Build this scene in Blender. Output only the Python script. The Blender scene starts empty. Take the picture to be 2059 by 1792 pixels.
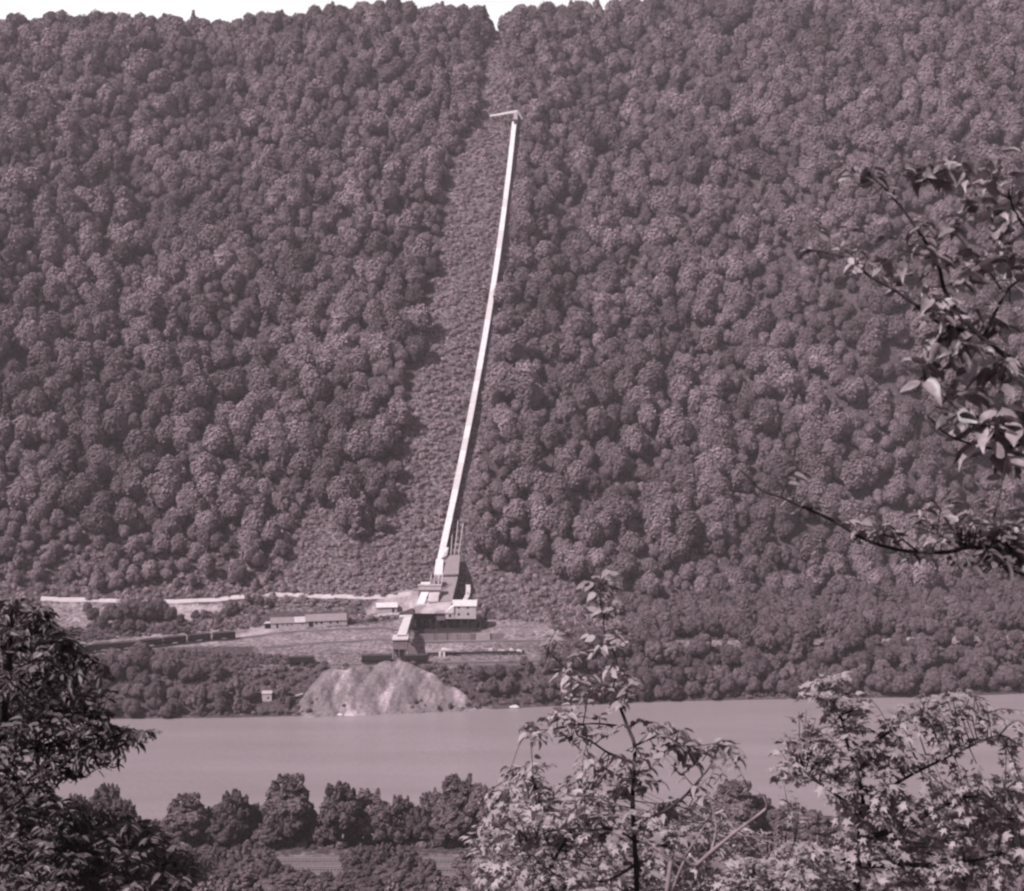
import bpy, math, random
import numpy as np
from mathutils import Vector
R_ = math.radians
random.seed(7); rng = np.random.default_rng(11)
SC = bpy.context.scene; COL = SC.collection

# ------------------------------------------------------------------ camera, world, sun, exposure
PITCH = 3.0; HF = 40.0
cd = bpy.data.cameras.new('camera'); cam = bpy.data.objects.new('camera', cd); COL.objects.link(cam)
cd.sensor_width = 36; cd.lens = 18/math.tan(R_(HF/2)); cam.location = (0,0,0); cam.rotation_euler = (R_(90-PITCH),0,0)
cd.clip_start = .1; cd.clip_end = 6000
cd.dof.use_dof = True; cd.dof.focus_distance = 700; cd.dof.aperture_fstop = 6.5
SC.camera = cam
SUN = Vector((-.56,-.40,.73)).normalized()
w = bpy.data.worlds.new('World'); SC.world = w; w.use_nodes = True
nt = w.node_tree; bg = nt.nodes['Background']
sky = nt.nodes.new('ShaderNodeTexSky'); sky.sky_type = 'NISHITA'; sky.sun_disc = False
sky.sun_elevation = math.asin(SUN.z); sky.sun_rotation = math.atan2(SUN.x, SUN.y)
sky.dust_density = 3.0; sky.air_density = 1.0
hs = nt.nodes.new('ShaderNodeHueSaturation'); hs.inputs['Saturation'].default_value = 0.0
mx = nt.nodes.new('ShaderNodeMix'); mx.data_type = 'RGBA'; mx.blend_type = 'MULTIPLY'; mx.inputs[0].default_value = 1
mx.inputs[7].default_value = (1.04,.96,1.01,1)
nt.links.new(sky.outputs[0], hs.inputs['Color']); nt.links.new(hs.outputs[0], mx.inputs[6]); 
tcw = nt.nodes.new('ShaderNodeTexCoord'); sx_ = nt.nodes.new('ShaderNodeSeparateXYZ'); nt.links.new(tcw.outputs['Generated'], sx_.inputs[0])
mw = nt.nodes.new('ShaderNodeMapRange'); mw.interpolation_type = 'SMOOTHSTEP'; mw.inputs['From Min'].default_value = .2; mw.inputs['From Max'].default_value = .38; mw.inputs['To Min'].default_value = 17; mw.inputs['To Max'].default_value = .5
nt.links.new(sx_.outputs[2], mw.inputs['Value'])     # milky summer sky, whitest near the horizon
ad = nt.nodes.new('ShaderNodeVectorMath'); ad.operation = 'ADD'; nt.links.new(mx.outputs[2], ad.inputs[0]); lo_ = nt.nodes.new('ShaderNodeMath'); lo_.operation = 'GREATER_THAN'; lo_.inputs[1].default_value = -.02; nt.links.new(sx_.outputs[2], lo_.inputs[0]); ml_ = nt.nodes.new('ShaderNodeMath'); ml_.operation = 'MULTIPLY'; nt.links.new(mw.outputs[0], ml_.inputs[0]); nt.links.new(lo_.outputs[0], ml_.inputs[1]); nt.links.new(ml_.outputs[0], ad.inputs[1]); nt.links.new(ad.outputs[0], bg.inputs[0])
bg.inputs[1].default_value = .05*.88
sl = bpy.data.lights.new('sun','SUN'); sl.energy = 4.6; sl.angle = R_(.6); sl.color = (1.0,.97,.975)
so = bpy.data.objects.new('sun', sl); COL.objects.link(so); so.rotation_euler = SUN.to_track_quat('Z','Y').to_euler(); so.location = (-200,-100,400)
SC.view_settings.view_transform = 'Standard'; SC.view_settings.look = 'None'; SC.view_settings.gamma = 1
SC.view_settings.exposure = .42
SC.cycles.max_bounces = 6; SC.cycles.diffuse_bounces = 2; SC.cycles.glossy_bounces = 1; SC.cycles.transmission_bounces = 2
SC.cycles.volume_bounces = 1; SC.cycles.transparent_max_bounces = 4
SC.cycles.use_denoising = True; SC.cycles.filter_width = 2.4

# ------------------------------------------------------------------ picture <-> place (V = the photo at 2059x1792)
FV = 1029.5/math.tan(R_(HF/2)); ct, st = math.cos(R_(90-PITCH)), math.sin(R_(90-PITCH))
def ray(vx, vy):
    cx = (vx-1029.5)/FV; cy = (896-vy)/FV
    return np.array((cx, cy*ct+st, cy*st-ct))
def P(vx, vy, Y):
    d = ray(vx, vy); return Vector(d*(Y/d[1]))
def toV(x, y, z):
    dep = y*st - z*ct; up = y*ct + z*st
    return 1029.5+FV*x/dep, 896-FV*up/dep
K = .9436
def C1(cx, cy): return ((540+cx/3.217)*K, (1120+cy/3.217)*K)
def C2(cx, cy): return ((cx/3.217)*K, (1180+cy/3.217)*K)
def C3(cx, cy): return ((1000+cx/3.217)*K, (1180+cy/3.217)*K)
def C4(cx, cy): return ((980+cx/8.58)*K, (180+cy/8.58)*K)
def CB(cx, cy): return ((300+cx/2.709)*K, (1560+cy/2.709)*K)
def inpoly(px, py, poly):
    px = np.asarray(px); py = np.asarray(py); r = np.zeros(px.shape, bool); n = len(poly)
    for i in range(n):
        x0,y0 = poly[i]; x1,y1 = poly[(i+1)%n]
        c = ((y0 > py) != (y1 > py)) & (px < (x1-x0)*(py-y0)/((y1-y0) or 1e-9)+x0)
        r ^= c
    return r

# ------------------------------------------------------------------ terrain
WATER = -138.0
def bank(x): return 571 + .13*np.clip(x,-600,900) + 3*np.sin(x/41.)
RX = np.array([-900,-397,-354,-308,-281,-243,-204,-165,-127,-69,-34,0,20,54,139,181,397,900.])
RZ = np.array([236,248,256,263,259,258,261,265,272,275,275,276,282,290,300,304,326,360.])-6
PD = np.array([-14,-2,0,4,10,17,24,33,40,60,82,95,104,110,118])
PZ = np.array([-147,-139.5,-138,-136.5,-132,-126,-122.6,-121.6,-120.8,-119.2,-117.8,-115,-111.5,-107.5,-101.5])
def T(x, y):
    x = np.asarray(x, float); y = np.asarray(y, float)
    d = y - bank(x)
    lo = np.interp(d, PD, PZ)
    up = -101.5 + .885*(d-118)
    r = np.clip((d-118)/140,0,1); r = r*r*(3-2*r)
    up = up + r*(8*np.sin(x/47.+.6+d/160.) + 4.5*np.sin(x/23.-d/90.) + 5*np.sin(d/60.+x/90.) + 2.5*np.sin(d/21.+x/33.)*np.sin(x/17.-.3)) + .42*r*np.maximum(0, x-90)
    up = up + np.clip((d-118)/20,0,1)*(.5*np.sin(x/5.3)*np.sin(d/6.1) + .9*np.sin(x/11.+d/17.))
    s = 10.; rz = np.interp(x*1090/np.maximum(y,600), RX, RZ)
    up = rz - s*np.logaddexp(0, (rz-up)/s)
    far = np.where(d > 118, up, lo)
    far = far + np.clip((d-6)/10,0,1)*np.clip((150-d)/40,0,1)*(.25*np.sin(x/7.)*np.sin(y/5.)+.15*np.sin(x/2.9+y/3.7))
    # near side
    sl_ = np.where(y < 300, -3.2-.42*np.maximum(y,-400)-.25*np.minimum(y+12,0) , -129.2)
    sl_ = np.where(y < 300, np.maximum(sl_, -129.2), sl_)
    nb = np.interp(y, [300,384,392,400,420], [0,0,-3,-8.8,-18])
    near = sl_ + nb + np.where(y<340, .6*np.sin(x/9.)*np.sin(y/11.+.4), .1*np.sin(x/8.))*np.clip(y/40,0,1)
    mid = 470.
    return np.where(y < mid, near, far)
def Tz(x, y): return float(T(x, y))
def hit(vx, vy, y0=300., y1=1400.):
    d = ray(vx, vy); ys = np.arange(y0, y1, .5); s = ys/d[1]
    z = s*d[2]; g = T(s*d[0], ys); k = np.argmax(z <= g)
    return Vector((s[k]*d[0], ys[k], float(g[k])))

# ------------------------------------------------------------------ materials
def tint(v, a=1.0):     # a purplish toned print: darks lean to wine, lights to neutral
    return (v*(1+.18*a), v*(1-.14*a), v*(1-.02*a), 1)
MATS = {}
def mat(name, v, a=1.0, rough=.8, var=.0, scale=1.0, bump=0, rnd=0, patch=0, spec=.3, trans=0, stretch=None, metal=0):
    if name in MATS: return MATS[name]
    m = bpy.data.materials.new(name); m.use_nodes = True; n = m.node_tree; L = n.links.new
    b = n.nodes['Principled BSDF']; b.inputs['Roughness'].default_value = rough
    b.inputs['Specular IOR Level'].default_value = spec; b.inputs['Metallic'].default_value = metal
    c = n.nodes.new('ShaderNodeRGB'); c.outputs[0].default_value = tint(v, a); out = c.outputs[0]
    if var or bump:
        tc = n.nodes.new('ShaderNodeTexCoord'); mp = n.nodes.new('ShaderNodeMapping')
        L(tc.outputs['Object'], mp.inputs[0])
        if stretch: mp.inputs['Scale'].default_value = stretch
        nz = n.nodes.new('ShaderNodeTexNoise'); nz.inputs['Scale'].default_value = scale; nz.inputs['Detail'].default_value = 6; nz.inputs['Roughness'].default_value = .65
        L(mp.outputs[0], nz.inputs[0])
    def mul(col, fac):
        x = n.nodes.new('ShaderNodeVectorMath'); x.operation = 'SCALE'; L(col, x.inputs[0]); L(fac, x.inputs['Scale']); return x.outputs[0]
    if var:
        mr = n.nodes.new('ShaderNodeMapRange'); mr.inputs['From Min'].default_value = .3; mr.inputs['From Max'].default_value = .7
        mr.inputs['To Min'].default_value = 1-var; mr.inputs['To Max'].default_value = 1+var
        L(nz.outputs[0], mr.inputs['Value']); out = mul(out, mr.outputs[0])
    if rnd:
        oi = n.nodes.new('ShaderNodeObjectInfo'); mr = n.nodes.new('ShaderNodeMapRange')
        mr.inputs['To Min'].default_value = 1-rnd; mr.inputs['To Max'].default_value = 1+rnd
        L(oi.outputs['Random'], mr.inputs['Value']); out = mul(out, mr.outputs[0])
    if patch:   # stands of different kinds of tree
        ge = n.nodes.new('ShaderNodeNewGeometry'); pn = n.nodes.new('ShaderNodeTexNoise'); pn.inputs['Scale'].default_value = .022; pn.inputs['Detail'].default_value = 3
        L(ge.outputs['Position'], pn.inputs[0]); mr = n.nodes.new('ShaderNodeMapRange'); mr.inputs['From Min'].default_value = .35; mr.inputs['From Max'].default_value = .65
        mr.inputs['To Min'].default_value = 1-patch; mr.inputs['To Max'].default_value = 1+patch; L(pn.outputs[0], mr.inputs['Value']); out = mul(out, mr.outputs[0])
    L(out, b.inputs['Base Color'])
    if bump:
        bp = n.nodes.new('ShaderNodeBump'); bp.inputs['Strength'].default_value = 1; bp.inputs['Distance'].default_value = bump
        L(nz.outputs[0], bp.inputs['Height']); L(bp.outputs[0], b.inputs['Normal'])
    if trans:
        t = n.nodes.new('ShaderNodeBsdfTranslucent'); ms = n.nodes.new('ShaderNodeMixShader'); ms.inputs[0].default_value = trans
        L(out, t.inputs[0]); L(b.outputs[0], ms.inputs[1]); L(t.outputs[0], ms.inputs[2]); L(ms.outputs[0], n.nodes['Material Output'].inputs[0])
    MATS[name] = m; return m

M_leafF = mat('far foliage', .135, rough=.85, var=.30, scale=.16, rnd=.27, spec=.1, patch=.32)
M_leafM = mat('bank foliage', .115, rough=.8, var=.3, scale=.3, rnd=.28, spec=.12)
M_bush = mat('scrub foliage', .215, rough=.85, rnd=.3, spec=.1)
M_leafN = mat('near foliage', .28, .65, rough=.5, var=.35, scale=1.3, spec=.3, trans=.25)
M_leafD = mat('dark near foliage', .10, .8, rough=.5, var=.4, scale=1.3, spec=.35, trans=.15)
M_scrub = mat('dark scrub foliage', .13, rough=.85, rnd=.35, spec=.1)
M_barkF = mat('bark', .12, rough=.9, var=.3, scale=2)
M_barkN = mat('near bark', .035, rough=.8, var=.4, scale=14, bump=.01)
M_barkL = mat('pale bark', .16, rough=.8, var=.4, scale=14, bump=.01)
M_white = mat('white painted sheet', .56, .35, rough=.5, var=.14, scale=.5)
M_pale = mat('weathered pale board', .40, .6, rough=.8, var=.14, scale=.6)
M_grey = mat('grey roof felt', .20, .8, rough=.9, var=.14, scale=.5)
M_grey2 = mat('worn light roof felt', .34, .7, rough=.9, var=.25, scale=.3)
M_dark = mat('sooty timber and shade', .045, rough=.9, var=.4, scale=1)
M_black = mat('black openings and shade', .012, rough=.9)
M_mid = mat('weathered wall', .15, rough=.9, var=.3, scale=.5)
M_iron = mat('rusty hopper steel', .02, rough=.7, var=.4, scale=.9)
M_coal = mat('coal', .045, rough=.8, var=.5, scale=1.5, bump=.2)
M_rail = mat('rail steel', .30, .6, rough=.4)
M_tie = mat('sleepers', .07, rough=.9)
M_ballast = mat('ballast', .115, .8, rough=.95, var=.3, scale=.9)
M_dirt = mat('pale dirt', .32, .7, rough=.95, var=.25, scale=.35)
M_rock = mat('pale rock', .42, .6, rough=.9, var=.3, scale=.8)
M_conc = mat('concrete', .30, .7, rough=.9, var=.2, scale=.4)

# ------------------------------------------------------------------ mesh helpers
def mk(name, verts, faces, m, parent=None, smooth=False):
    me = bpy.data.meshes.new(name); me.from_pydata([tuple(v) for v in verts], [], faces); me.update()
    if m: me.materials.append(m)
    if smooth: me.polygons.foreach_set('use_smooth', [True]*len(me.polygons))
    o = bpy.data.objects.new(name, me); COL.objects.link(o)
    if parent: o.parent = parent
    return o
def mknp(name, V, F, m, smooth=False):      # F: (n,3) or (n,4) array, or a list of such
    Fs = F if isinstance(F, list) else [F]
    me = bpy.data.meshes.new(name); me.vertices.add(len(V)); me.vertices.foreach_set('co', np.asarray(V, np.float32).ravel())
    idx = np.concatenate([f.ravel() for f in Fs]).astype(np.int32)
    tot = np.concatenate([np.full(len(f), f.shape[1]) for f in Fs]); sta = np.concatenate([[0], np.cumsum(tot)[:-1]])
    me.loops.add(len(idx)); me.loops.foreach_set('vertex_index', idx)
    me.polygons.add(len(tot)); me.polygons.foreach_set('loop_start', sta.astype(np.int32)); me.polygons.foreach_set('loop_total', tot.astype(np.int32))
    if smooth: me.polygons.foreach_set('use_smooth', np.ones(len(tot), bool))
    me.update(calc_edges=True)
    if m: me.materials.append(m)
    return me
class MB:
    def __init__(s, o=(0,0,0)): s.v = []; s.f = []; s.o = Vector(o)
    def quad(s, *p):
        n = len(s.v); s.v += [Vector(q)-s.o for q in p]; s.f.append(tuple(range(n, n+len(p)))); return s
    def hexa(s, b, t):      # 4 bottom corners, 4 top corners (same order)
        n = len(s.v); s.v += [Vector(q)-s.o for q in list(b)+list(t)]
        s.f += [(n+3,n+2,n+1,n),(n+4,n+5,n+6,n+7)] + [(n+i,n+(i+1)%4,n+4+(i+1)%4,n+4+i) for i in range(4)]; return s
    def slab(s, a, b, c, d, th):  # top corners, thickness downward
        z = Vector((0,0,th)); t = [Vector(q) for q in (a,b,c,d)]; return s.hexa([q-z for q in t], t)
    def box(s, A, B, dv, h):      # bottom edge A-B, depth vector, height
        A = Vector(A); B = Vector(B); dv = Vector(dv); z = Vector((0,0,h)); b = [A,B,B+dv,A+dv]; return s.hexa(b, [q+z for q in b])
    def bar(s, a, b, w_, h=None):
        a = Vector(a); b = Vector(b); h = h or w_; d = (b-a).normalized()
        r = d.cross(Vector((0,0,1)));  r = Vector((1,0,0)) if r.length < .05 else r.normalized(); u = r.cross(d).normalized()
        q = lambda p: [p-r*w_/2-u*h/2, p+r*w_/2-u*h/2, p+r*w_/2+u*h/2, p-r*w_/2+u*h/2]
        return s.hexa(q(a), q(b))
    def tube(s, pts, rad, n=6):
        pts = [Vector(p)-s.o for p in pts]; base = len(s.v); k = len(pts)
        rad = rad if hasattr(rad, '__len__') else [rad]*k
        for i, p in enumerate(pts):
            d = (pts[min(i+1,k-1)]-pts[max(i-1,0)]).normalized()
            a = d.cross(Vector((0,0,1)) if abs(d.z) < .9 else Vector((1,0,0))).normalized(); b = d.cross(a)
            for j in range(n):
                t = 2*math.pi*j/n; s.v.append(p + (a*math.cos(t)+b*math.sin(t))*rad[i])
        for i in range(k-1):
            for j in range(n):
                s.f.append((base+i*n+j, base+i*n+(j+1)%n, base+(i+1)*n+(j+1)%n, base+(i+1)*n+j))
        s.f.append(tuple(base+j for j in range(n))[::-1]); s.f.append(tuple(base+(k-1)*n+j for j in range(n))); return s
    def build(s, name, m, parent=None, smooth=False): return mk(name, s.v, s.f, m, parent, smooth)
def tag(o, label=None, cat=None, group=None, kind=None):
    if label: o['label'] = label
    if cat: o['category'] = cat
    if group: o['group'] = group
    if kind: o['kind'] = kind
    return o
def empty(name, loc, label, cat, group=None):
    o = bpy.data.objects.new(name, None); COL.objects.link(o); o.location = loc; o.empty_display_size = .5
    return tag(o, label, cat, group)
def copy_tree(o, parent=None):
    c = o.copy(); COL.objects.link(c); c.parent = parent
    for ch in [q for q in COL.objects if q.parent == o]: copy_tree(ch, c)
    return c

CLEAR = [
 # strip left of the conveyor, and the conveyor itself with its right margin
 [(988,66),(970,130),(958,240),(928,300),(908,350),(892,450),(869,560),(856,650),(840,740),(822,830),(808,940),(786,1010),(768,1080),(755,1150),(780,1240),
  (1000,1250),(965,1150),(950,1090),(958,1000),(972,900),(985,800),(1005,690),(1022,560),(1040,460),(1050,360),(1058,262),(1030,222),(1024,130),(1014,66)],
 [(625,1030),(655,1020),(690,1080),(712,1130),(800,1100),(880,1100),(880,1230),(520,1230),(560,1190),(592,1130)],
 [(930,1120),(1010,1150),(1150,1165),(1160,1250),(930,1250)],
 ]
def clear(v, w):
    k = np.zeros(v.shape, bool)
    for p_ in CLEAR: k |= inpoly(v, w, p_)
    return k
# ------------------------------------------------------------------ ground, river
def axis(segs):
    a = [np.arange(s0, s1, st_) for s0, s1, st_ in segs]; return np.concatenate(a + [[segs[-1][1]]])
gx = axis([(-1500,-600,60),(-600,-260,10),(-260,200,2.4),(200,600,8),(600,1500,60)])
gy = axis([(-400,-40,40),(-40,420,6),(420,560,5),(560,720,1.5),(720,1240,5),(1240,2000,60)])
X, Y = np.meshgrid(gx, gy); Z = T(X, Y)
nx, ny = len(gx), len(gy); ii = np.arange(nx*ny).reshape(ny, nx)
F = np.stack([ii[:-1,:-1], ii[:-1,1:], ii[1:,1:], ii[1:,:-1]], -1).reshape(-1,4)
gme = mknp('hillside_ground', np.stack([X,Y,Z],-1).reshape(-1,3), F, None, smooth=True)
gv, gw = toV(X.ravel(), Y.ravel(), Z.ravel()); D = (Y-bank(X)).ravel()
bare = np.zeros(nx*ny)
BARE = [([C1(0,810),C1(900,800),C1(1950,780),C1(2000,960),C1(1200,975),C1(1020,940),C1(600,985),C1(150,985),C1(0,900)], .40),
        ([C1(0,690),C1(640,690),C1(960,655),C1(1000,620),C1(1350,640),C1(1600,640),C1(1900,640),C1(2100,700),C1(2050,790),C1(1700,800),C1(1300,900),C1(900,870),C1(500,850),C1(0,830),C2(1200,640),C2(700,700),C2(560,640),C2(700,560),C2(1600,500)], .50),
        ([C1(880,470),C1(1100,440),C1(1290,440),C1(1290,600),C1(1100,600),C1(830,600),C1(700,650),C1(820,540)], 1.0),
        ([C2(280,320),C2(760,335),C2(760,470),C2(600,520),C2(420,520),C2(300,480)], .5),
        ([C2(1130,345),C2(1520,345),C2(1500,410),C2(1300,470),C2(1130,420)], .8),
        ([C2(1560,600),C2(1640,560),C1(100,680),C1(150,730),C1(0,760)], 1.0),
        ([C1(1600,660),C1(1850,660),C1(1850,700),C1(1560,720)], .5),
        ([C1(900,1180),C1(1600,1220),C1(1600,1300),C1(900,1300)], .5)]
for poly, v in BARE:
    k = inpoly(gv, gw, poly) & (D > -5) & (D < 125); bare[k] = v
bare[(gv > 1250) & (gv < 2300) & (D > 31) & (D < 43)] = .45
bare = bare.reshape(ny, nx)
for _ in range(1): bare[1:-1,1:-1] = (bare[1:-1,1:-1]*2+bare[2:,1:-1]+bare[:-2,1:-1]+bare[1:-1,2:]+bare[1:-1,:-2])/6
nearm = (Y > 352) & (Y < 374); bare[nearm] = .5
nearm = (Y > 384) & (Y < 402); bare[nearm] = .8
coal = inpoly(gv, gw, [C1(1075,640),C1(1100,600),C1(1500,600),C1(1600,640),C1(1590,700),C1(1540,735),C1(1100,745),C1(1060,700)]) & (D > 50) & (D < 110)  # ground under the tipple: coal dust, with the shade beneath painted in
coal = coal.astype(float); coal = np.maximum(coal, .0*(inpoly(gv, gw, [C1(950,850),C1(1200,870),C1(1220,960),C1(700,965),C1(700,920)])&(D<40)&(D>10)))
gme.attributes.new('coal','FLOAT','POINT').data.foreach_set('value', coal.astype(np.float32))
bg_ = clear(gv, gw) & (D > 60); bare = bare.ravel(); bare[bg_ & (bare < .1)] = .27; bare = bare.reshape(ny, nx)
at = gme.attributes.new('bare','FLOAT','POINT'); at.data.foreach_set('value', bare.ravel().astype(np.float32))
gm = bpy.data.materials.new('scrub and dirt'); gm.use_nodes = True; n = gm.node_tree; L = n.links.new
b = n.nodes['Principled BSDF']; b.inputs['Roughness'].default_value = .95; b.inputs['Specular IOR Level'].default_value = .1
a_ = n.nodes.new('ShaderNodeAttribute'); a_.attribute_name = 'bare'
tc = n.nodes.new('ShaderNodeTexCoord')
n1 = n.nodes.new('ShaderNodeTexNoise'); n1.inputs['Scale'].default_value = .12; n1.inputs['Detail'].default_value = 8; n1.inputs['Roughness'].default_value = .7
n2 = n.nodes.new('ShaderNodeTexNoise'); n2.inputs['Scale'].default_value = .6; n2.inputs['Detail'].default_value = 6
L(tc.outputs['Object'], n1.inputs[0]); L(tc.outputs['Object'], n2.inputs[0])
r1 = n.nodes.new('ShaderNodeValToRGB'); r1.color_ramp.elements[0].position = .3; r1.color_ramp.elements[0].color = tint(.04); r1.color_ramp.elements[1].position = .7; r1.color_ramp.elements[1].color = tint(.085)
r2 = n.nodes.new('ShaderNodeValToRGB'); r2.color_ramp.elements[0].position = .3; r2.color_ramp.elements[0].color = tint(.16); r2.color_ramp.elements[1].position = .7; r2.color_ramp.elements[1].color = tint(.42,.7)
L(n2.outputs[0], r1.inputs[0]); L(n1.outputs[0], r2.inputs[0])
m1 = n.nodes.new('ShaderNodeMath'); m1.operation = 'MULTIPLY_ADD'; L(n2.outputs[0], m1.inputs[0]); m1.inputs[1].default_value = 1.5; m1.inputs[2].default_value = -.75
m2 = n.nodes.new('ShaderNodeMath'); m2.operation = 'ADD'; L(a_.outputs['Fac'], m2.inputs[0]); L(m1.outputs[0], m2.inputs[1])
m3 = n.nodes.new('ShaderNodeMapRange'); m3.inputs['From Min'].default_value = .15; m3.inputs['From Max'].default_value = .85; L(m2.outputs[0], m3.inputs[0])
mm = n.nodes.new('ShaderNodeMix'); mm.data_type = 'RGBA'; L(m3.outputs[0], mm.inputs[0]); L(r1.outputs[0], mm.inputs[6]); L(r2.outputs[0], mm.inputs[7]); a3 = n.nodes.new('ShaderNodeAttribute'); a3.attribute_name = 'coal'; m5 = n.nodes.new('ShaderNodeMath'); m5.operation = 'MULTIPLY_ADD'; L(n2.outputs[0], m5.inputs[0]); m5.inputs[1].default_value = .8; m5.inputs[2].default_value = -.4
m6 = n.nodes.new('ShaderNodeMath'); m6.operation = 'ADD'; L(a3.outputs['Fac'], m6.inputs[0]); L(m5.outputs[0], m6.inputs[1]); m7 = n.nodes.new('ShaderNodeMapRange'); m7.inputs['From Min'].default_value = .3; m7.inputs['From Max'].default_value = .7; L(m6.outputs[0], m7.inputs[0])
mk_ = n.nodes.new('ShaderNodeMix'); mk_.data_type = 'RGBA'; L(m7.outputs[0], mk_.inputs[0]); L(mm.outputs[2], mk_.inputs[6]); mk_.inputs[7].default_value = tint(.03); L(mk_.outputs[2], b.inputs['Base Color'])  # dark tone holds both coal dust and painted shade under the tipple
bp = n.nodes.new('ShaderNodeBump'); bp.inputs['Distance'].default_value = .8; L(n2.outputs[0], bp.inputs['Height']); L(bp.outputs[0], b.inputs['Normal'])
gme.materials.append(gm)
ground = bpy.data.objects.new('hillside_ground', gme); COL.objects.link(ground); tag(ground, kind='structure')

wm = mat('muddy river', .225, .75, rough=.28, var=.10, scale=.02, spec=.35, stretch=(.35,2.5,1))
nn = wm.node_tree; bb = nn.nodes['Principled BSDF']
wn = nn.nodes.new('ShaderNodeTexNoise'); wn.inputs['Scale'].default_value = .9; wn.inputs['Detail'].default_value = 4
wt = nn.nodes.new('ShaderNodeTexCoord'); wmp = nn.nodes.new('ShaderNodeMapping'); wmp.inputs['Scale'].default_value = (.5,1.6,1)
nn.links.new(wt.outputs['Object'], wmp.inputs[0]); nn.links.new(wmp.outputs[0], wn.inputs[0])
wb = nn.nodes.new('ShaderNodeBump'); wb.inputs['Distance'].default_value = .3; nn.links.new(wn.outputs[0], wb.inputs['Height']); nn.links.new(wb.outputs[0], bb.inputs['Normal'])
river = MB().quad((-1490,395,WATER),(1490,395,WATER),(1490,720,WATER),(-1490,720,WATER)).build('river', wm); tag(river, kind='structure')

# ------------------------------------------------------------------ haze
hz = bpy.data.materials.new('air'); hz.use_nodes = True; n = hz.node_tree; n.nodes.clear()
vo = n.nodes.new('ShaderNodeOutputMaterial'); pv = n.nodes.new('ShaderNodeVolumePrincipled')
pv.inputs['Color'].default_value = (.98,.86,.925,1); pv.inputs['Density'].default_value = HAZE = .00009; pv.inputs['Anisotropy'].default_value = .0
n.links.new(pv.outputs[0], vo.inputs['Volume'])
haze = MB().box((-1520,-420,-148.3),(1520,-420,-148.3),(0,2440,0),570).build('haze', hz); tag(haze, kind='stuff')

# ------------------------------------------------------------------ trees
ICO = None
def icosphere(sub):
    import bmesh
    bm = bmesh.new(); bmesh.ops.create_icosphere(bm, subdivisions=sub, radius=1)
    v = np.array([x.co[:] for x in bm.verts]); f = np.array([[q.index for q in p.verts] for p in bm.faces]); bm.free(); return v, f
IV, IF = icosphere(2)
def crown_mesh(seed, kind, R, H, base, nleaf, ls, m, name='crown', big=0, core=.72):
    """foliage in billows: leaf clumps over the outside of many lobes round a dark-shaded core"""
    r = np.random.default_rng(seed); lobes = []
    nl = big or (17 if kind == 'round' else 13)
    for i in range(nl):
        if kind == 'cone':
            t = i/(nl-1); zc = base+H*(.12+.8*t); rr = R*(1-t)**.8*.75; a = i*2.4
            lobes.append((math.cos(a)*rr*.65, math.sin(a)*rr*.65, zc, R*(.42-.27*t)))
        else:
            a = i*2.4+r.uniform(-.5,.5); t = (i+.5)/nl; ph = math.acos(1-1.6*t)
            rad = r.uniform(.3,.55) if nl < 12 else .66*r.uniform(.8,1.15) if nl < 20 else r.uniform(.4,.95) if nl < 40 else r.uniform(.45,1.0); lr = R*r.uniform(.46,.66) if nl < 12 else R*r.uniform(.26,.46)*(1 if nl < 20 else .78 if nl < 40 else .66)
            lobes.append((math.cos(a)*math.sin(ph)*R*rad, math.sin(a)*math.sin(ph)*R*rad, base+H*.48+math.cos(ph)*H*.42*(r.uniform(.8,1.1) if nl < 40 else r.uniform(.5,1.15)), lr))
    if nl >= 40:      # ragged leading shoots
        for i in range(14):
            a = r.uniform(0,6.28); q = r.uniform(0,.85); zz = base+H*(.52+.46*math.sqrt(1-q*q))*r.uniform(.95,1.08)
            for k_ in range(3): lobes.append((math.cos(a)*q*R*(1+.05*k_), math.sin(a)*q*R*(1+.05*k_), zz+.42*k_, R*(.12-.03*k_)))
    Lb = np.array(lobes); area = Lb[:,3]**2; cnt = (nleaf*1.9*area/area.sum()).astype(int)
    pts = []; nrm = []
    for (x,y,z,lr), c in zip(Lb, cnt):
        d = r.normal(size=(c,3)); d /= np.linalg.norm(d,axis=1)[:,None]
        p = np.array((x,y,z))+d*lr*(r.uniform(.74 if nl < 12 else .7,1.08 if nl < 12 else 1.14,(c,1))+.22*r.random((c,1))**4); pts.append(p); nrm.append(d)
    p = np.concatenate(pts); d = np.concatenate(nrm)
    keep = np.ones(len(p), bool)
    for x,y,z,lr in Lb: keep &= np.linalg.norm(p-np.array((x,y,z)),axis=1) > lr*.72
    p = p[keep]; d = d[keep]; k = len(p)
    if nl < 12: q_ = p-np.array((0,0,base+H*.35)); d = d+.75*q_/(np.linalg.norm(q_,axis=1)[:,None]+.1); d /= np.linalg.norm(d,axis=1)[:,None]
    n_ = d+r.normal(size=(k,3))*(.33 if nl < 12 else .45)+np.array((0,0,.15)); n_ /= np.linalg.norm(n_,axis=1)[:,None]
    u = np.cross(n_, r.normal(size=(k,3))); u /= np.linalg.norm(u,axis=1)[:,None]; v = np.cross(n_, u)
    s = ls*r.uniform(.6,1.4,(k,1)); e = r.uniform(.5,.9,(k,1))
    c0 = p-u*s; c1 = p-v*s*e+n_*s*.12; c2 = p+u*s; c3 = p+v*s*e*r.uniform(.6,1.1,(k,1))-n_*s*.1
    V_ = np.stack([c0,c1,c2,c3],1).reshape(-1,3); F_ = np.arange(4*k).reshape(k,4)
    CV = []; CF = []
    nb = len(V_)
    for x,y,z,lr in Lb:
        if nl >= 40 and lr < R*.15: continue
        q = IV*(1+.12*np.sin(IV[:,[0]]*5+seed)*np.cos(IV[:,[1]]*6))*lr*core+np.array((x,y,z)); CV.append(q); CF.append(IF+nb); nb += len(q)
    return mknp(name, np.concatenate([V_]+CV), [F_, np.concatenate(CF)], m)
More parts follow.
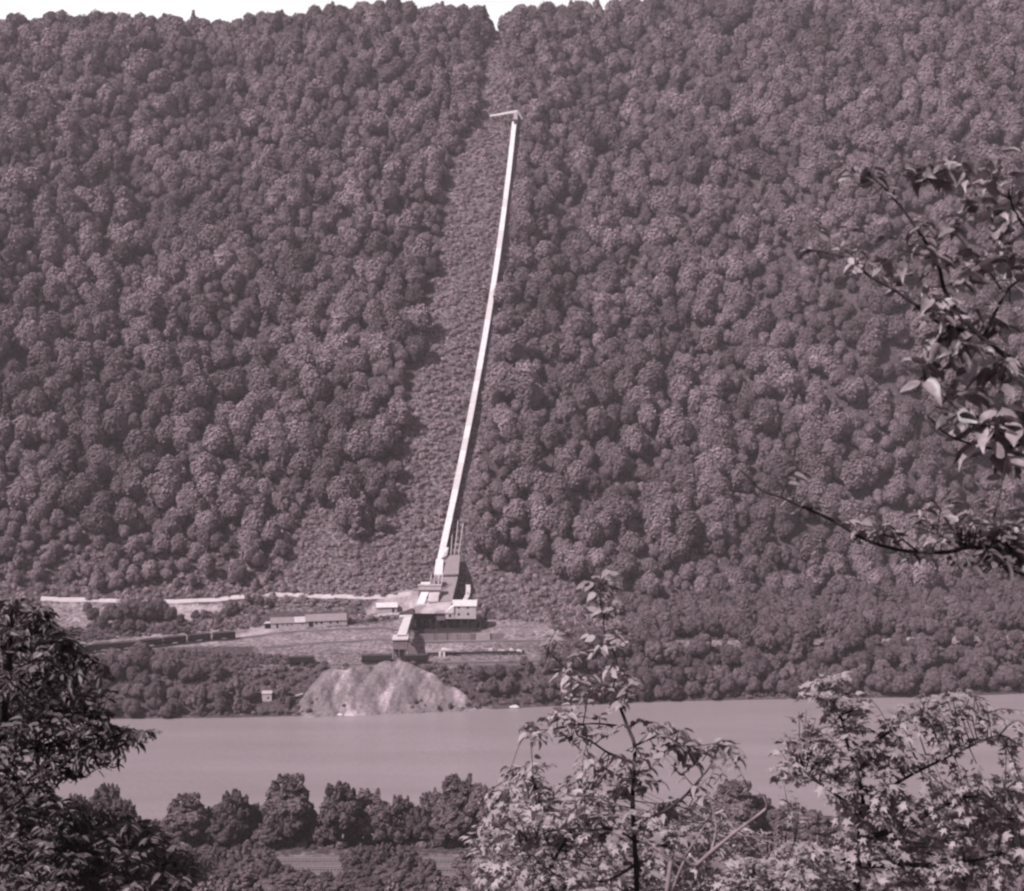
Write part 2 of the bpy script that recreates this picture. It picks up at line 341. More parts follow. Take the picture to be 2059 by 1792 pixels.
def trunk_mesh(seed, h, r0, m, spread=1.5):
    r = random.Random(seed); b = MB(); pts = [Vector((r.uniform(-.15,.15)*i, r.uniform(-.15,.15)*i, -1.5+(h+1.5)*i/5)) for i in range(6)]
    b.tube(pts, [r0*(1.25-.85*i/5) for i in range(6)], 7)
    for i in range(5):
        a = r.uniform(0,6.3); s = pts[3+i%2]; e = s+Vector((math.cos(a)*spread*1.3, math.sin(a)*spread*1.3, spread*r.uniform(.9,1.6)))
        b.tube([s, (s+e)/2+Vector((0,0,.2)), e], [r0*.45, r0*.3, r0*.12], 5)
    me = bpy.data.meshes.new('trunk'); me.from_pydata([tuple(v) for v in b.v], [], b.f); me.materials.append(m); return me
# unit sizes: crown radius about 4.6, tree height about 14
KIND = []   # (crown, trunk, shape word, radius, height)
for s_ in range(6):
    hh = (9.5,8.2,10.5,9,11.5,8.6)[s_]; rr = (4.8,5.2,4.3,4.6,4.0,5.0)[s_]
    KIND.append((crown_mesh(s_, 'round', rr, hh, 3.2, 2500, .56, M_leafF, big=10, core=.70), trunk_mesh(s_, 8.5, .28, M_barkF), ('round-crowned','broad','tall','round-crowned','slim upright','spreading')[s_], rr, 3.2+hh))
KIND.append((crown_mesh(31,'cone',3.9,12,2.5,900,.55,M_leafF), trunk_mesh(31, 9, .25, M_barkF), 'pointed', 3.9, 14.5))
KIND.append((crown_mesh(32,'cone',3.2,13,2.5,800,.52,M_leafF), trunk_mesh(32, 9, .22, M_barkF), 'narrow pointed', 3.2, 15.5))
KB = []
for s_ in range(5):
    hh = (7.5,6.5,8.5,7.2,9)[s_]; rr = (4.2,4.6,3.6,3.9,3.2)[s_]
    KB.append((crown_mesh(50+s_, 'round', rr, hh, 1.4, 5200, .29, M_leafM, big=18, core=.66), trunk_mesh(50+s_, 6, .17, M_barkF, 1.3), ('round-crowned','broad','tall','bushy','slim')[s_], rr, 1.8+hh))
KB.append((crown_mesh(61,'cone',3.3,11,1.2,3200,.26,M_leafM), trunk_mesh(61, 8, .16, M_barkF, 1), 'pointed', 3.3, 12.2))

# far slope: jittered grid
sp = 6.9; cand = []
xs = np.arange(-620, 760, sp); ds = np.arange(104, 600, sp*.95)
GX, GD = np.meshgrid(xs, ds); GX = GX.ravel()+rng.uniform(-.45,.45,GX.size)*sp; GD = GD.ravel()+rng.uniform(-.45,.45,GD.size)*sp
GY = bank(GX)+GD; GZ = T(GX, GY); tv, tw = toV(GX, GY, GZ)
ok = ~clear(tv, tw) & (tv > -160) & (tv < 2220) & (GY < 1190)
road_edge = (tv < 800) & (tw > 1192)
ok &= ~road_edge
cand = np.stack([GX, GY, GZ, tv, tw], 1)[ok]
k_idx = rng.choice(8, len(cand), p=[.17,.15,.14,.17,.12,.15,.06,.04])
scl = np.where(rng.random(len(cand)) < .3, rng.uniform(1.1,1.6,len(cand)), rng.uniform(.5,1.08,len(cand)))
# small growth close to the clearings and low on the left
low = np.clip((tw[ok]-1050)/120,0,1)*(tv[ok]<640)
scl *= 1-.4*low
score = scl*np.array([KIND[i][3] for i in k_idx])/cand[:,1]
hidden = (tv[ok] < -20) | (tv[ok] > 2080)
score[hidden] = 0
NIND = 70
order = np.argsort(-score); ind = set(order[:NIND].tolist())
used_labels = set()
def where(x, y, z):
    v, w_ = toV(x, y, z); return min(99,max(0,v/20.59)), min(99,max(0,w_/17.92))
def uniq(fmt, a, c):
    for f_ in ('%.0f%% across, %.0f%% down', '%.1f%% across, %.1f%% down'):
        s = fmt + (f_ % (a, c))
        if s not in used_labels: used_labels.add(s); return s
    used_labels.add(s); return s
proto = {}
def tree(kind, key, x, y, z, s, rot, place, group, sz=None, name='broadleaf_tree'):
    cr, tr, shape, rr, hh = kind
    a, c = where(x, y, z+hh*s*.6)
    size = ('small ' if s < .75 else 'large ' if s > 1.05 else '')
    e = empty('conical_tree' if 'pointed' in shape else name, (x,y,z), uniq(f'{size}{shape} tree {place}, ', a, c), 'tree', group)
    e.scale = (s, s, s*(sz or 1)); e.rotation_euler = (0,0,rot)
    if key not in proto:
        t = bpy.data.objects.new('trunk', tr); q = bpy.data.objects.new('crown', cr); COL.objects.link(t); COL.objects.link(q); t.parent = e; q.parent = e; proto[key] = (t, q)
    else:
        for p_ in proto[key]:
            q = p_.copy(); COL.objects.link(q); q.parent = e
    return e
for j in sorted(ind):
    x,y,z,v,w_ = cand[j]; side = 'left of the chute' if v < 900 else 'right of the chute'
    tree(KIND[k_idx[j]], ('f',k_idx[j]), x, y, z-.5, scl[j], rng.uniform(0,6.28), f'on the slope {side}', 'trees on the lower mountain slope')

# instancing helper for uncountable growth: ONE object of points that carries the far-off wood
def scatter(name, pts, idx, sc, rot, meshes, label=None):
    kc = bpy.data.collections.new(name+'_kinds')
    for q, me in enumerate(meshes):
        kc.objects.link(bpy.data.objects.new(f'{name}_kind_{chr(97+q)}', me))
    me = bpy.data.meshes.new(name); me.vertices.add(len(pts)); me.vertices.foreach_set('co', np.asarray(pts,np.float32).ravel())
    for nm, ty, arr in (('idx','INT',idx.astype(np.int32)),('sc','FLOAT',sc.astype(np.float32)),('rot','FLOAT',rot.astype(np.float32))):
        me.attributes.new(nm, ty, 'POINT').data.foreach_set('value', arr)
    o = bpy.data.objects.new(name, me); COL.objects.link(o); tag(o, label, None, None, 'stuff')
    g = bpy.data.node_groups.new(name, 'GeometryNodeTree')
    g.interface.new_socket('Geometry', in_out='INPUT', socket_type='NodeSocketGeometry'); g.interface.new_socket('Geometry', in_out='OUTPUT', socket_type='NodeSocketGeometry')
    N = g.nodes.new; i_ = N('NodeGroupInput'); o_ = N('NodeGroupOutput'); ip = N('GeometryNodeInstanceOnPoints'); ci = N('GeometryNodeCollectionInfo')
    ci.inputs['Collection'].default_value = kc; ci.inputs['Separate Children'].default_value = True; ci.inputs['Reset Children'].default_value = True
    def attr(nm, ty):
        a = N('GeometryNodeInputNamedAttribute'); a.data_type = ty; a.inputs['Name'].default_value = nm; return a.outputs[0]
    g.links.new(i_.outputs[0], ip.inputs['Points']); g.links.new(ci.outputs[0], ip.inputs['Instance']); ip.inputs['Pick Instance'].default_value = True
    g.links.new(attr('idx','INT'), ip.inputs['Instance Index']); g.links.new(attr('sc','FLOAT'), ip.inputs['Scale'])
    cx = N('ShaderNodeCombineXYZ'); g.links.new(attr('rot','FLOAT'), cx.inputs[2]); g.links.new(cx.outputs[0], ip.inputs['Rotation'])
    g.links.new(ip.outputs[0], o_.inputs[0])
    md = o.modifiers.new('scatter','NODES'); md.node_group = g
    return o
rest = np.array([j for j in range(len(cand)) if j not in ind])
scatter('distant_forest', cand[rest][:,:3]-np.array((0,0,.5)), k_idx[rest], scl[rest], rng.uniform(0,6.28,len(rest)), [k[0] for k in KIND], 'dense wood covering the mountain slope behind the mine')

# scrub on the cleared strips, the bench margins and the river bank
BUSH = [crown_mesh(70+i, 'round', 1.15, (.45,.6,.8,1.1)[i], -.2, 170, .24, M_bush, big=7, core=.3) for i in range(4)]
BUSHD = []
for i in range(4):
    BUSHD.append(crown_mesh(80+i, 'round', 1.1, 1.3+.2*i, -.3, 420, .15, M_scrub, big=28, core=.6))
def bushes(name, label, x0, x1, y0, y1, spc, fn, s0, s1, kinds=None):
    GX, GY = np.meshgrid(np.arange(x0, x1, spc), np.arange(y0, y1, spc)); GX = GX.ravel(); GY = GY.ravel()
    GX = GX+rng.uniform(-.5,.5,GX.size)*spc; GY = GY+rng.uniform(-.5,.5,GX.size)*spc
    v, w_ = toV(GX, GY, T(GX, GY)); k = fn(GX, GY, v, w_); GX = GX[k]; GY = GY[k]
    n_ = len(GX); print(name, n_)
    scatter(name, np.stack([GX, GY, T(GX, GY)], 1), rng.integers(0,4,n_), s0+(s1-s0)*rng.random(n_)**1.7, rng.uniform(0,6.28,n_), kinds or BUSH, label)
NOB = [[C1(30,1130),C1(160,1130),C1(200,1270),C1(10,1270)],[C1(0,700),C1(640,670),C1(980,640),C1(1100,440),C1(1300,330),C1(1420,330),C1(1460,520),C1(1600,640),C1(2000,660),C1(2100,760),C1(1950,960),C1(1200,960),C1(1000,930),C1(600,960),C1(200,900),C2(1100,660),C2(600,720),C2(600,600),C2(1640,520)],
       [C1(320,1230),C1(500,980),C1(1020,920),C1(1260,1040),C1(1480,1190),C1(1400,1300),C1(400,1300)],
       [C1(40,640),C1(110,560),C1(660,560),C1(680,700),C1(40,740)],
       [C1(150,455),C1(600,480),C1(900,500),C1(1000,460),C1(1100,440),C1(1100,620),C1(780,640),C1(700,520),C1(150,490)],
       [C2(270,290),C2(760,315),C2(760,470),C2(430,520),C2(270,440)], [C2(1130,315),C2(1680,290),C2(1680,320),C2(1520,400),C2(1280,470),C2(1130,430)]]
def nob(v, w_):
    k = np.zeros(v.shape, bool)
    for p_ in NOB: k |= inpoly(v, w_, p_)
    return k
bushes('slope_undergrowth', 'low scrub on the cleared strips beside the chute', -260, 130, 640, 1130, 1.3,
   lambda x,y,v,w_: (y-bank(x) > 62) & (clear(v,w_) | (y-bank(x) < 165)) & ~nob(v,w_) & ~inpoly(v,w_,[(1036,240),(1022,240),(1010,375),(990,475),(968,640),(945,760),(918,920),(880,1110),(875,1150),(960,1150),(925,1100),(1000,640),(1052,240)]) & (v>-40) & (v<1500) & (rng.random(x.size) < np.clip(.55+.5*np.sin(x*.31+np.sin(y*.17)*2)*np.sin(y*.23+x*.05)+.25*np.sin(x*.9)*np.sin(y*.8),.12,1)), .3, 1.9)
bushes('bench_undergrowth', 'low scrub on the bench and river bank', -230, 330, 520, 690, 2.3,
   lambda x,y,v,w_: (y-bank(x) > 1.5) & (y-bank(x) < 104) & ~nob(v,w_) & (v>-40) & (v<2150) & ~((v>1330) & (y-bank(x)>32) & (y-bank(x)<42)), .4, 1.6, BUSHD)
bushes('near_undergrowth', 'scrub beside the near railway', -170, 190, 296, 402, 2.6,
   lambda x,y,v,w_: ((y < 352) | ((y > 375) & (y < 398))) , .5, 1.6, BUSHD)

# far bank trees
BANK = [[(40,1385),(230,1338),(420,1358),(500,1392),(590,1412),(575,1430),(330,1462),(40,1475)],
        [(955,1365),(1060,1330),(1240,1300),(1290,1240),(1500,1205),(2220,1190),(2220,1425),(1300,1418),(990,1412)],
        [(1165,1200),(1300,1195),(1300,1250),(1180,1250)]]
BX, BD = np.meshgrid(np.arange(-240,330,5.6), np.arange(3,112,6.2)); BX = BX.ravel()+rng.uniform(-2.3,2.3,BX.size); BD = BD.ravel()+rng.uniform(-2.3,2.3,BD.size)
BY = bank(BX)+BD; BZ = T(BX,BY); v, w_ = toV(BX,BY,BZ)
k = np.zeros(v.shape,bool)
for p_ in BANK: k |= inpoly(v,w_,p_)
k &= ~((v > 1340) & (BD > 31) & (BD < 43)) & ~((v > 1340) & (BD > 19) & (BD < 32) & (rng.random(BD.size) < .6)) & ~nob(v,w_)
bt = list(zip(BX[k],BY[k],BZ[k],v[k],w_[k],BD[k]))
EXTRA = []
for cx,cy,s_ in ((700,520,.7),(760,470,.9),(850,490,1.1),(930,470,1.15),(1020,480,1.15),(1090,470,1.1),(1170,480,.8),(1240,500,.6),(640,480,.8),(600,420,.6),(1340,460,.55),(1400,470,.6),(1590,420,.75),(1560,440,.5),(1700,350,.5),(1780,360,.55),(1840,370,.5),(1500,480,.5),(960,540,.6),(800,555,.7),(880,550,.7),(1180,545,.5),(1280,550,.4)):
    p_ = hit(*C2(cx,cy)); EXTRA.append((p_, s_))
sb_ = []; bt2 = []
front = sorted(range(len(bt)), key=lambda i: bt[i][5]+rng.uniform(0,10)); keepi = set(front[:175])
for i,(x,y,z,v,w_,d) in enumerate(bt):
    (bt2 if i in keepi else sb_).append((x,y,z,v,w_,d))
q_ = np.array([r_[:3] for r_ in sb_]); scatter('bank_woods', q_-np.array((0,0,.3)), rng.integers(0,6,len(q_)), rng.uniform(.7,1.25,len(q_)), rng.uniform(0,6.28,len(q_)), [k_[0] for k_ in KB], 'wood between the river bank and the foot of the slope')
for x,y,z,v,w_,d in bt2:
    s_ = rng.uniform(.5,.95) if v < 700 else rng.uniform(.35,.6) if (v > 1340 and 16 < d < 34) else rng.uniform(.6,1.15) if v > 1280 else rng.uniform(.5,.85)
    if d > 45: s_ *= 1.1
    q = rng.choice(6, p=[.24,.2,.16,.24,.1,.06])
    tree(KB[q], ('b',q), x, y, z-.3, s_, rng.uniform(0,6.28), 'on the far river bank', 'trees along the far river bank')
for cx,cy,s_ in ((760,1215,.22),(790,1190,.18),(745,1240,.2),(1075,1255,.28),(1110,1240,.3),(1150,1230,.25),(1090,1275,.25),(1180,1262,.22),(1350,1265,.3),(1270,1275,.25),(620,1270,.3),(440,1225,.3),(400,1240,.25),(1330,1080,.2),(240,1240,.4),(200,1215,.35)):
    p_ = hit(*C1(cx,cy)); q = int(rng.choice(5)); tree(KB[q], ('b',q), p_.x, p_.y, p_.z-.15, s_, rng.uniform(0,6.28), 'on the refuse pile foot', 'bushes on the refuse pile', None, 'leafy_bush')
for p_, s_ in EXTRA:
    q = int(rng.choice(5)); tree(KB[q], ('b',q), p_.x, p_.y, p_.z-.3, s_, rng.uniform(0,6.28), 'below the hillside road', 'trees below the hillside road')

# ------------------------------------------------------------------ the main conveyor up the slope
CP = [(1034,257),(1031,290),(1022,375),(1006,475),(996,560),(985,640),(969,730),(951,820),(932,920),(912,1010),(897,1090),(886,1140)]
cpts = [hit(a,b,640) + Vector((0,0,2.6)) for a,b in CP]
# smooth the line: resample by y and filter the ground bumps
cy_ = np.array([p.y for p in cpts]); cx_ = np.array([p.x for p in cpts]); cz_ = np.array([p.z for p in cpts]); o_ = np.argsort(cy_); cy_, cx_, cz_ = cy_[o_], cx_[o_], cz_[o_]
pz = np.polyfit(cy_, cz_, 3); px_ = np.polyfit(cy_, cx_, 3)
def cpos(y, dz=0): return Vector((float(np.polyval(px_,y)), float(y), float(np.polyval(pz,y))+dz))
y0_, y1_ = cy_[0], cy_[-1]
conv = empty('inclined_conveyor', cpos(y0_,-3), 'long white roofed conveyor gallery running straight up the cleared mountain strip', 'conveyor')
co = conv.location
def cpart(b, name, m):
    b.o = co; o = mk(name, [Vector(v)-co for v in b.v], b.f, m, conv); return o
nseg = 44; ysg = np.linspace(y0_, y1_, nseg+1)
dull = []; seams = []; roofA, walls = MB(), MB(); W = 1.62
rr_ = random.Random(5)
for i in range(nseg):
    a, b = cpos(ysg[i]), cpos(ysg[i+1]); r = Vector((1,0,0)) - (b-a).normalized()*(b-a).normalized().x; r.normalize()
    up = r.cross((b-a).normalized()); wz = W + rr_.uniform(-.04,.04); g = (b-a).normalized()*.12
    tgt = roofA; dull.append(rr_.random() < .3)
    A0, B0 = a+up*1.1, b+up*1.1
    tgt.hexa([A0-r*wz+g, A0+r*wz+g, B0+r*wz-g, B0-r*wz-g], [A0-r*wz*.93+up*.22+g, A0+r*wz*.93+up*.22+g, B0+r*wz*.93+up*.22-g, B0-r*wz*.93+up*.22-g])
    walls.hexa([a-r*1.5-up*.9, a+r*1.5-up*.9, b+r*1.5-up*.9, b-r*1.5-up*.9], [a-r*1.5+up*1.098, a+r*1.5+up*1.098, b+r*1.5+up*1.098, b-r*1.5+up*1.098])
    seam = MB(); seams.append(seam); seam.hexa([a-r*1.5+up*1.098-g, a+r*1.5+up*1.098-g, a+r*1.5+up*1.098+g, a-r*1.5+up*1.098+g], [a-r*1.5+up*1.29-g, a+r*1.5+up*1.29-g, a+r*1.5+up*1.29+g, a-r*1.5+up*1.29+g])
o = cpart(roofA, 'roof', M_white); o.data.materials.append(mat('duller white sheet', .46, .4, rough=.6, var=.1, scale=.5))
for i_, pl_ in enumerate(o.data.polygons): pl_.material_index = int(dull[i_//6])
cpart(walls, 'wall', M_mid); [cpart(q_, 'roof_seam', M_pale) for q_ in seams]
for i in range(1, nseg, 2):
    p = cpos(ysg[i]); tb = MB()
    for s_ in (-1,1):
        q = p+Vector((s_*1.9,0,0)); gz = Tz(q.x, q.y)-.6; tb.bar(p+Vector((s_*1.3,0,-.9)), (q.x,q.y,gz), .28)
    tb.bar(p+Vector((-1.5,0,-1)), p+Vector((1.5,0,-1)), .25)
    cpart(tb, 'trestle', M_dark)

# head house at the top
hh_ = P(*C4(1010,700), y1_); HY = y1_
head = empty('head_house', hh_, 'small tower with thin white canopy roof at the top end of the conveyor', 'tower')
def hp(b, name, m): 
    return mk(name, [Vector(v)-hh_ for v in b.v], b.f, m, head)
b = MB(); b.hexa([P(*C4(545,590),HY-1),P(*C4(1045,515),HY-3),P(*C4(1045,505),HY+3),P(*C4(545,580),HY+2)],[P(*C4(545,572),HY-1),P(*C4(1045,478),HY-3),P(*C4(1045,470),HY+3),P(*C4(545,562),HY+2)]); hp(b,'canopy_roof',M_white)
b = MB(); b.hexa([P(*C4(1045,490),HY-4.5),P(*C4(1130,645),HY-4.5),P(*C4(1155,645),HY-3),P(*C4(1070,490),HY-3)],[P(*C4(1045,474),HY-4.5),P(*C4(1130,628),HY-4.5),P(*C4(1155,622),HY-3),P(*C4(1070,465),HY-3)]); hp(b,'side_roof',M_white)
a_ = P(*C4(985,640),HY-3.5); c_ = P(*C4(1052,640),HY-3.5); top = P(*C4(985,505),HY-3.5)
b = MB(); b.box(a_, c_, (0,6,0), top.z-a_.z); hp(b,'tower_wall',M_pale)
b = MB(); b.box(a_+Vector((.1,.1,-5)), c_+Vector((-.1,.1,-5)), (0,5.8,0), 5); hp(b,'tower_base',M_dark)
for i,cx in enumerate((600,680,760,840,920)):
    tp = P(*C4(cx,575-(cx-600)*.17),HY); b = MB(); g = Tz(tp.x+1.5, HY-2); b.bar(tp, (tp.x+1.2,HY-1.5,min(g,tp.z-2.)-.5), .3); b.bar(tp+Vector((0,0,-.2)), (tp.x-1.8,HY-4,min(Tz(tp.x-1.8,HY-4),tp.z-2.)-.5), .22); hp(b,'support_strut',M_mid)
b = MB(); q = P(*C4(1060,560),HY+3); b.box((q.x,HY-2,q.z-7),(q.x+3.5,HY-2,q.z-7),(0,5,0),6.5); hp(b,'side_shed',M_dark)
q = hit(*C4(1475,500), 800); e = MB(q); e.box(q+Vector((-2.6,0,1.6)), q+Vector((2.8,.6,1.9)), (0,3,.3), .35); sh = e.build('shed', None)
bpy.data.objects.remove(sh)
sh = empty('small_shed', q, 'tiny pale roofed shed among trees just right of the conveyor head', 'shed')
def box_part(root, name, m, A, B, dv, h):
    o_ = root.location; A = Vector(A)-o_; B = Vector(B)-o_; return MB().box(A,B,dv,h).build(name, m, root)
box_part(sh,'wall',M_mid,q+Vector((-2.3,.3,-.6)),q+Vector((2.4,.3,-.6)),(0,2.4,0),5.6); box_part(sh,'roof',M_pale,q+Vector((-2.7,0,5)),q+Vector((2.8,0,5.25)),(0,3,.3),.3)

# ------------------------------------------------------------------ generic house
def gable_house(root, A, B, dep, h, rise, wall_m, roof_m, over=.5, parts=('wall','roof')):
    """A, B: front bottom corners; dep: how far back it goes; ridge along A-B"""
    O = root.location; A = Vector(A)-O; B = Vector(B)-O; u = (B-A); u.z = 0; u.normalize(); v = Vector((-u.y,u.x,0)); z = Vector((0,0,1))
    b = MB(); b.hexa([A-z*1.5,B-z*1.5,B+v*dep-z*1.5,A+v*dep-z*1.5],[A+z*h,B+z*h,B+v*dep+z*h,A+v*dep+z*h])
    for q in (A,B):      # gable triangles as thin wedges
        s_ = u*(.12 if q is A else -.12); n_ = len(b.v)
        b.v += [q+z*h, q+v*dep+z*h, q+v*dep/2+z*(h+rise), q+s_+z*h, q+s_+v*dep+z*h, q+s_+v*dep/2+z*(h+rise)]
        b.f += [(n_,n_+1,n_+2),(n_+5,n_+4,n_+3),(n_,n_+3,n_+4,n_+1),(n_+1,n_+4,n_+5,n_+2),(n_+2,n_+5,n_+3,n_)]
    b.build(parts[0], wall_m, root)
    r = MB(); a = A-u*over; c = B+u*over; sl_ = rise/(dep/2)
    r.slab(a-v*over+z*(h-over*sl_+.18), c-v*over+z*(h-over*sl_+.18), c+v*dep/2+z*(h+rise+.18), a+v*dep/2+z*(h+rise+.18), .15)
    r.slab(a+v*(dep/2+.004)+z*(h+rise+.18), c+v*(dep/2+.004)+z*(h+rise+.18), c+v*(dep+over)+z*(h-over*sl_+.18), a+v*(dep+over)+z*(h-over*sl_+.18), .15)
    r.build(parts[1], roof_m, root)
    return u, v
def window(root, A, u, x, zc, w_, h, name='window', pane='pane', frame_m=None, off=.04):
    O = root.location; n_ = Vector((u.y,-u.x,0)); c = Vector(A)-O+u*x+Vector((0,0,zc))
    z = Vector((0,0,h)); 
    f = MB().box(c-u*(w_/2+.12)+n_*off-Vector((0,0,.12)), c+u*(w_/2+.12)+n_*off-Vector((0,0,.12)), -n_*off*.9, h+.24).build(name, frame_m or M_pale, root)
    MB().box(c-u*w_/2+n_*(off+.02), c+u*w_/2+n_*(off+.02), -n_*.018, h).build(pane, M_black, f)

# long company shed on the bench
A = hit(*C1(120,712)); B = hit(*C1(642,684)); mid_ = A+(B-A)*.46
A.z = B.z = (A.z+B.z)/2
mid_ = A+(B-A)*.46
sh = empty('long_shed', A, 'long low pale shed with grey roof and small dark windows beside the tracks', 'shed')
u,_ = gable_house(sh, mid_, B, 7.5, 2.7, 2.4, M_pale, M_grey, .3)
u2,_ = gable_house(sh, A, mid_-u*.05, 7.0, 2.3, 1.9, M_pale, M_grey, .25, ('lower_wall','lower_roof'))
L_ = (B-A).length
for cx in (430,465,528,576): window(sh, A, u, L_*(cx-120)/522, 1.25, 1.0, 1.1)
window(sh, A, u, L_*(393-120)/522, .1, 2.1, 2.4, 'doorway','opening')
for cx in (200,232,262,335): window(sh, A, u, L_*(cx-120)/522, 1.0, .5, .9)
window(sh, A, u, L_*(163-120)/522, .1, .9, 1.8, 'side_door','opening')
O = sh.location
rp = MB(); c0 = mid_-O-u*5.2; v_ = Vector((-u.y,u.x,0)); rp.slab(c0-v_*.32+Vector((0,0,2.44)), c0+u*5.1-v_*.32+Vector((0,0,2.44)), c0+u*5.1+v_*3.4+Vector((0,0,4.42)), c0+v_*3.4+Vector((0,0,4.42)), .1); rp.build('light_roof_patch', M_pale, sh)
box_part(sh,'porch_roof',M_pale, A-u*3.2+Vector((0,0,2.2)), A-u*.1+Vector((0,0,2.2)), (0,5,0), .25)
box_part(sh,'porch',M_black, A-u*2.8+Vector((0,.5,0)), A-u*.02+Vector((0,.5,0)), (0,4,0), 2.2)
box_part(sh,'end_wall',M_dark, B+u*.02+Vector((0,-.15,-.5)), B+u*.5+Vector((0,-.15,-.5)), v_*7.8, 5.6)  # pale shed's right end coloured dark: shade of the side away from the sun

# ------------------------------------------------------------------ tipple
TB = P(*C1(1210,725), 638); 
def q1(cx, cy, Y): return P(*C1(cx,cy), Y)
tip = empty('coal_tipple', TB, 'big multi-level coal tipple with grey roofs stepping down the hillside on dark stilts', 'industrial building')
def tp_(b, name, m, label=None): 
    o = mk(name, [Vector(v)-TB for v in b.v], b.f, m, tip)
    if label: o['label'] = label
    return o
def roof_poly(name, m, corners, th=.35):  # front-left, front-right, back-right, back-left as (cx,cy,Y)
    p = [q1(*c) for c in corners]; return tp_(MB().slab(*p, th), name, m)
roof_poly('main_roof', M_grey2, [(1095,600,640),(1335,600,640),(1365,521,651),(1108,535,650)])
roof_poly('roof_strip', M_grey, [(1240,600.5,639.8),(1320,600.5,639.8),(1352,524,651),(1272,526,651)], .2)
roof_poly('roof_strip', M_grey, [(1094,600.5,639.8),(1145,600.5,639.8),(1190,545,648),(1105,548,648)], .2)
def col_under(name, m, poly, zb):   # walls under a roof down to zb
    p = [q1(*c) for c in poly]; b = MB(); z = [Vector((q.x,q.y,zb)) for q in p]; t = [q-Vector((0,0,.36)) for q in p]; b.hexa(z,t); return tp_(b, name, m)
g0 = Tz(0,645)
col_under('hopper_wall', M_black, [(1100,600,642),(1330,600,642),(1360,521,650.6),(1110,535,649.6)], TB.z+4.6)  # wall coloured black to stand for the shade under the main roof
# stilts and braces beneath
rs = random.Random(3)
for k in range(9):
    x = q1(1100+k*57, 700, 640).x
    for yy in (641,648.5):
        b = MB(); zt = TB.z+5.2 if k < 5 else -113.0
        b.bar((x,yy,Tz(x,yy)-.5), (x,yy,zt), .38); tp_(b,'stilt',M_dark)
    b = MB(); b.bar((x,640.8,Tz(x,641)), (x+3.6,640.8,TB.z+4.8 if k<4 else -113.2), .2); tp_(b,'brace',M_dark)
b = MB(); 
for k in range(3): x0=q1(1110,700,640).x; b.box((x0,644,TB.z+1.4+k*1.3),(x0+16,644,TB.z+1.4+k*1.3),(0,5,0),.25)
tp_(b,'screening_floor',M_dark)
for k,cx in enumerate((1140,1230,1320,1420,1520)):
    x = q1(cx,700,643).x; b = MB(); b.hexa([(x-1,643,TB.z+.9),(x+1,643,TB.z+.9),(x+1,646,TB.z+.9),(x-1,646,TB.z+.9)],[(x-2,642,TB.z+3.6),(x+2,642,TB.z+3.6),(x+2,648,TB.z+3.6),(x-2,648,TB.z+3.6)]); tp_(b,'loading_hopper',M_iron)
b = MB(); A = q1(1255,650,640.6); b.box(A, q1(1312,650,640.6), (0,5,0), 3.2); tp_(b,'side_wall',M_mid)
# lower long roof climbing the slope, and the monitor roof above it
roof_poly('upper_roof', M_grey, [(1268,522,651.5),(1362,515,651.5),(1404,342,673),(1292,342,673)], .5)
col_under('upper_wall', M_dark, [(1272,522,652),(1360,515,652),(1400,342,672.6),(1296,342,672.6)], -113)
b = MB(); b.slab(q1(1296,334,671.5), q1(1406,330,671.5), q1(1417,200,691), q1(1309,203,691), .7); tp_(b,'monitor_roof',M_grey)
b = MB(); fl, fr, br, bl = q1(1299,337,672.2), q1(1403,333,672.2), q1(1413,204,690), q1(1313,207,690); z = Vector((0,0,3.6)); b.hexa([fl-z,fr-z,br-z*1.6,bl-z*1.6],[fl-z*.2,fr-z*.2,br-z*.2,bl-z*.2]); tp_(b,'monitor_wall',M_black)  # black colour paints the shadow below the monitor overhang
# incline rails beyond the monitor roof
for cx0,cx1 in ((1352,1372),(1378,1404),(1406,1440)):
    a = q1(cx0,198,691.5); c = q1(cx1,70,712); c.z = max(c.z, Tz(c.x,c.y)+.8); a.z = max(a.z, Tz(a.x,a.y)+1.2); b = MB(); b.bar(a,c,.32,.3); tp_(b,'incline_rail',M_pale)
for t in np.linspace(.05,.95,7):
    a = q1(1352,198,691.5).lerp(q1(1372,70,712),t); c = q1(1406,198,691.5).lerp(q1(1440,70,712),t); zz = max(Tz(a.x,a.y)+.3, a.z-1); b = MB(); b.bar((a.x,a.y,zz),(c.x,c.y,zz),.3); tp_(b,'cross_tie',M_dark)
# drive house at the conveyor's foot
b = MB(); b.slab(q1(1237,335,671), q1(1296,335,671), q1(1303,232,683), q1(1252,232,683), .4); tp_(b,'drive_house_roof',M_white)
b = MB(); fl,fr,br,bl = q1(1240,337,671.4), q1(1293,337,671.4), q1(1300,236,682.6), q1(1255,236,682.6); z = Vector((0,0,3.2)); b.hexa([fl-z,fr-z,br-z,bl-z],[fl-z*.13,fr-z*.13,br-z*.13,bl-z*.13]); tp_(b,'drive_house_wall',M_pale)
# chute link between conveyor foot and drive house
b = MB(); b.slab(q1(1288,225,684), q1(1325,205,688), q1(1338,150,694), q1(1296,150,694), 1.6); tp_(b,'link_gallery',M_white)
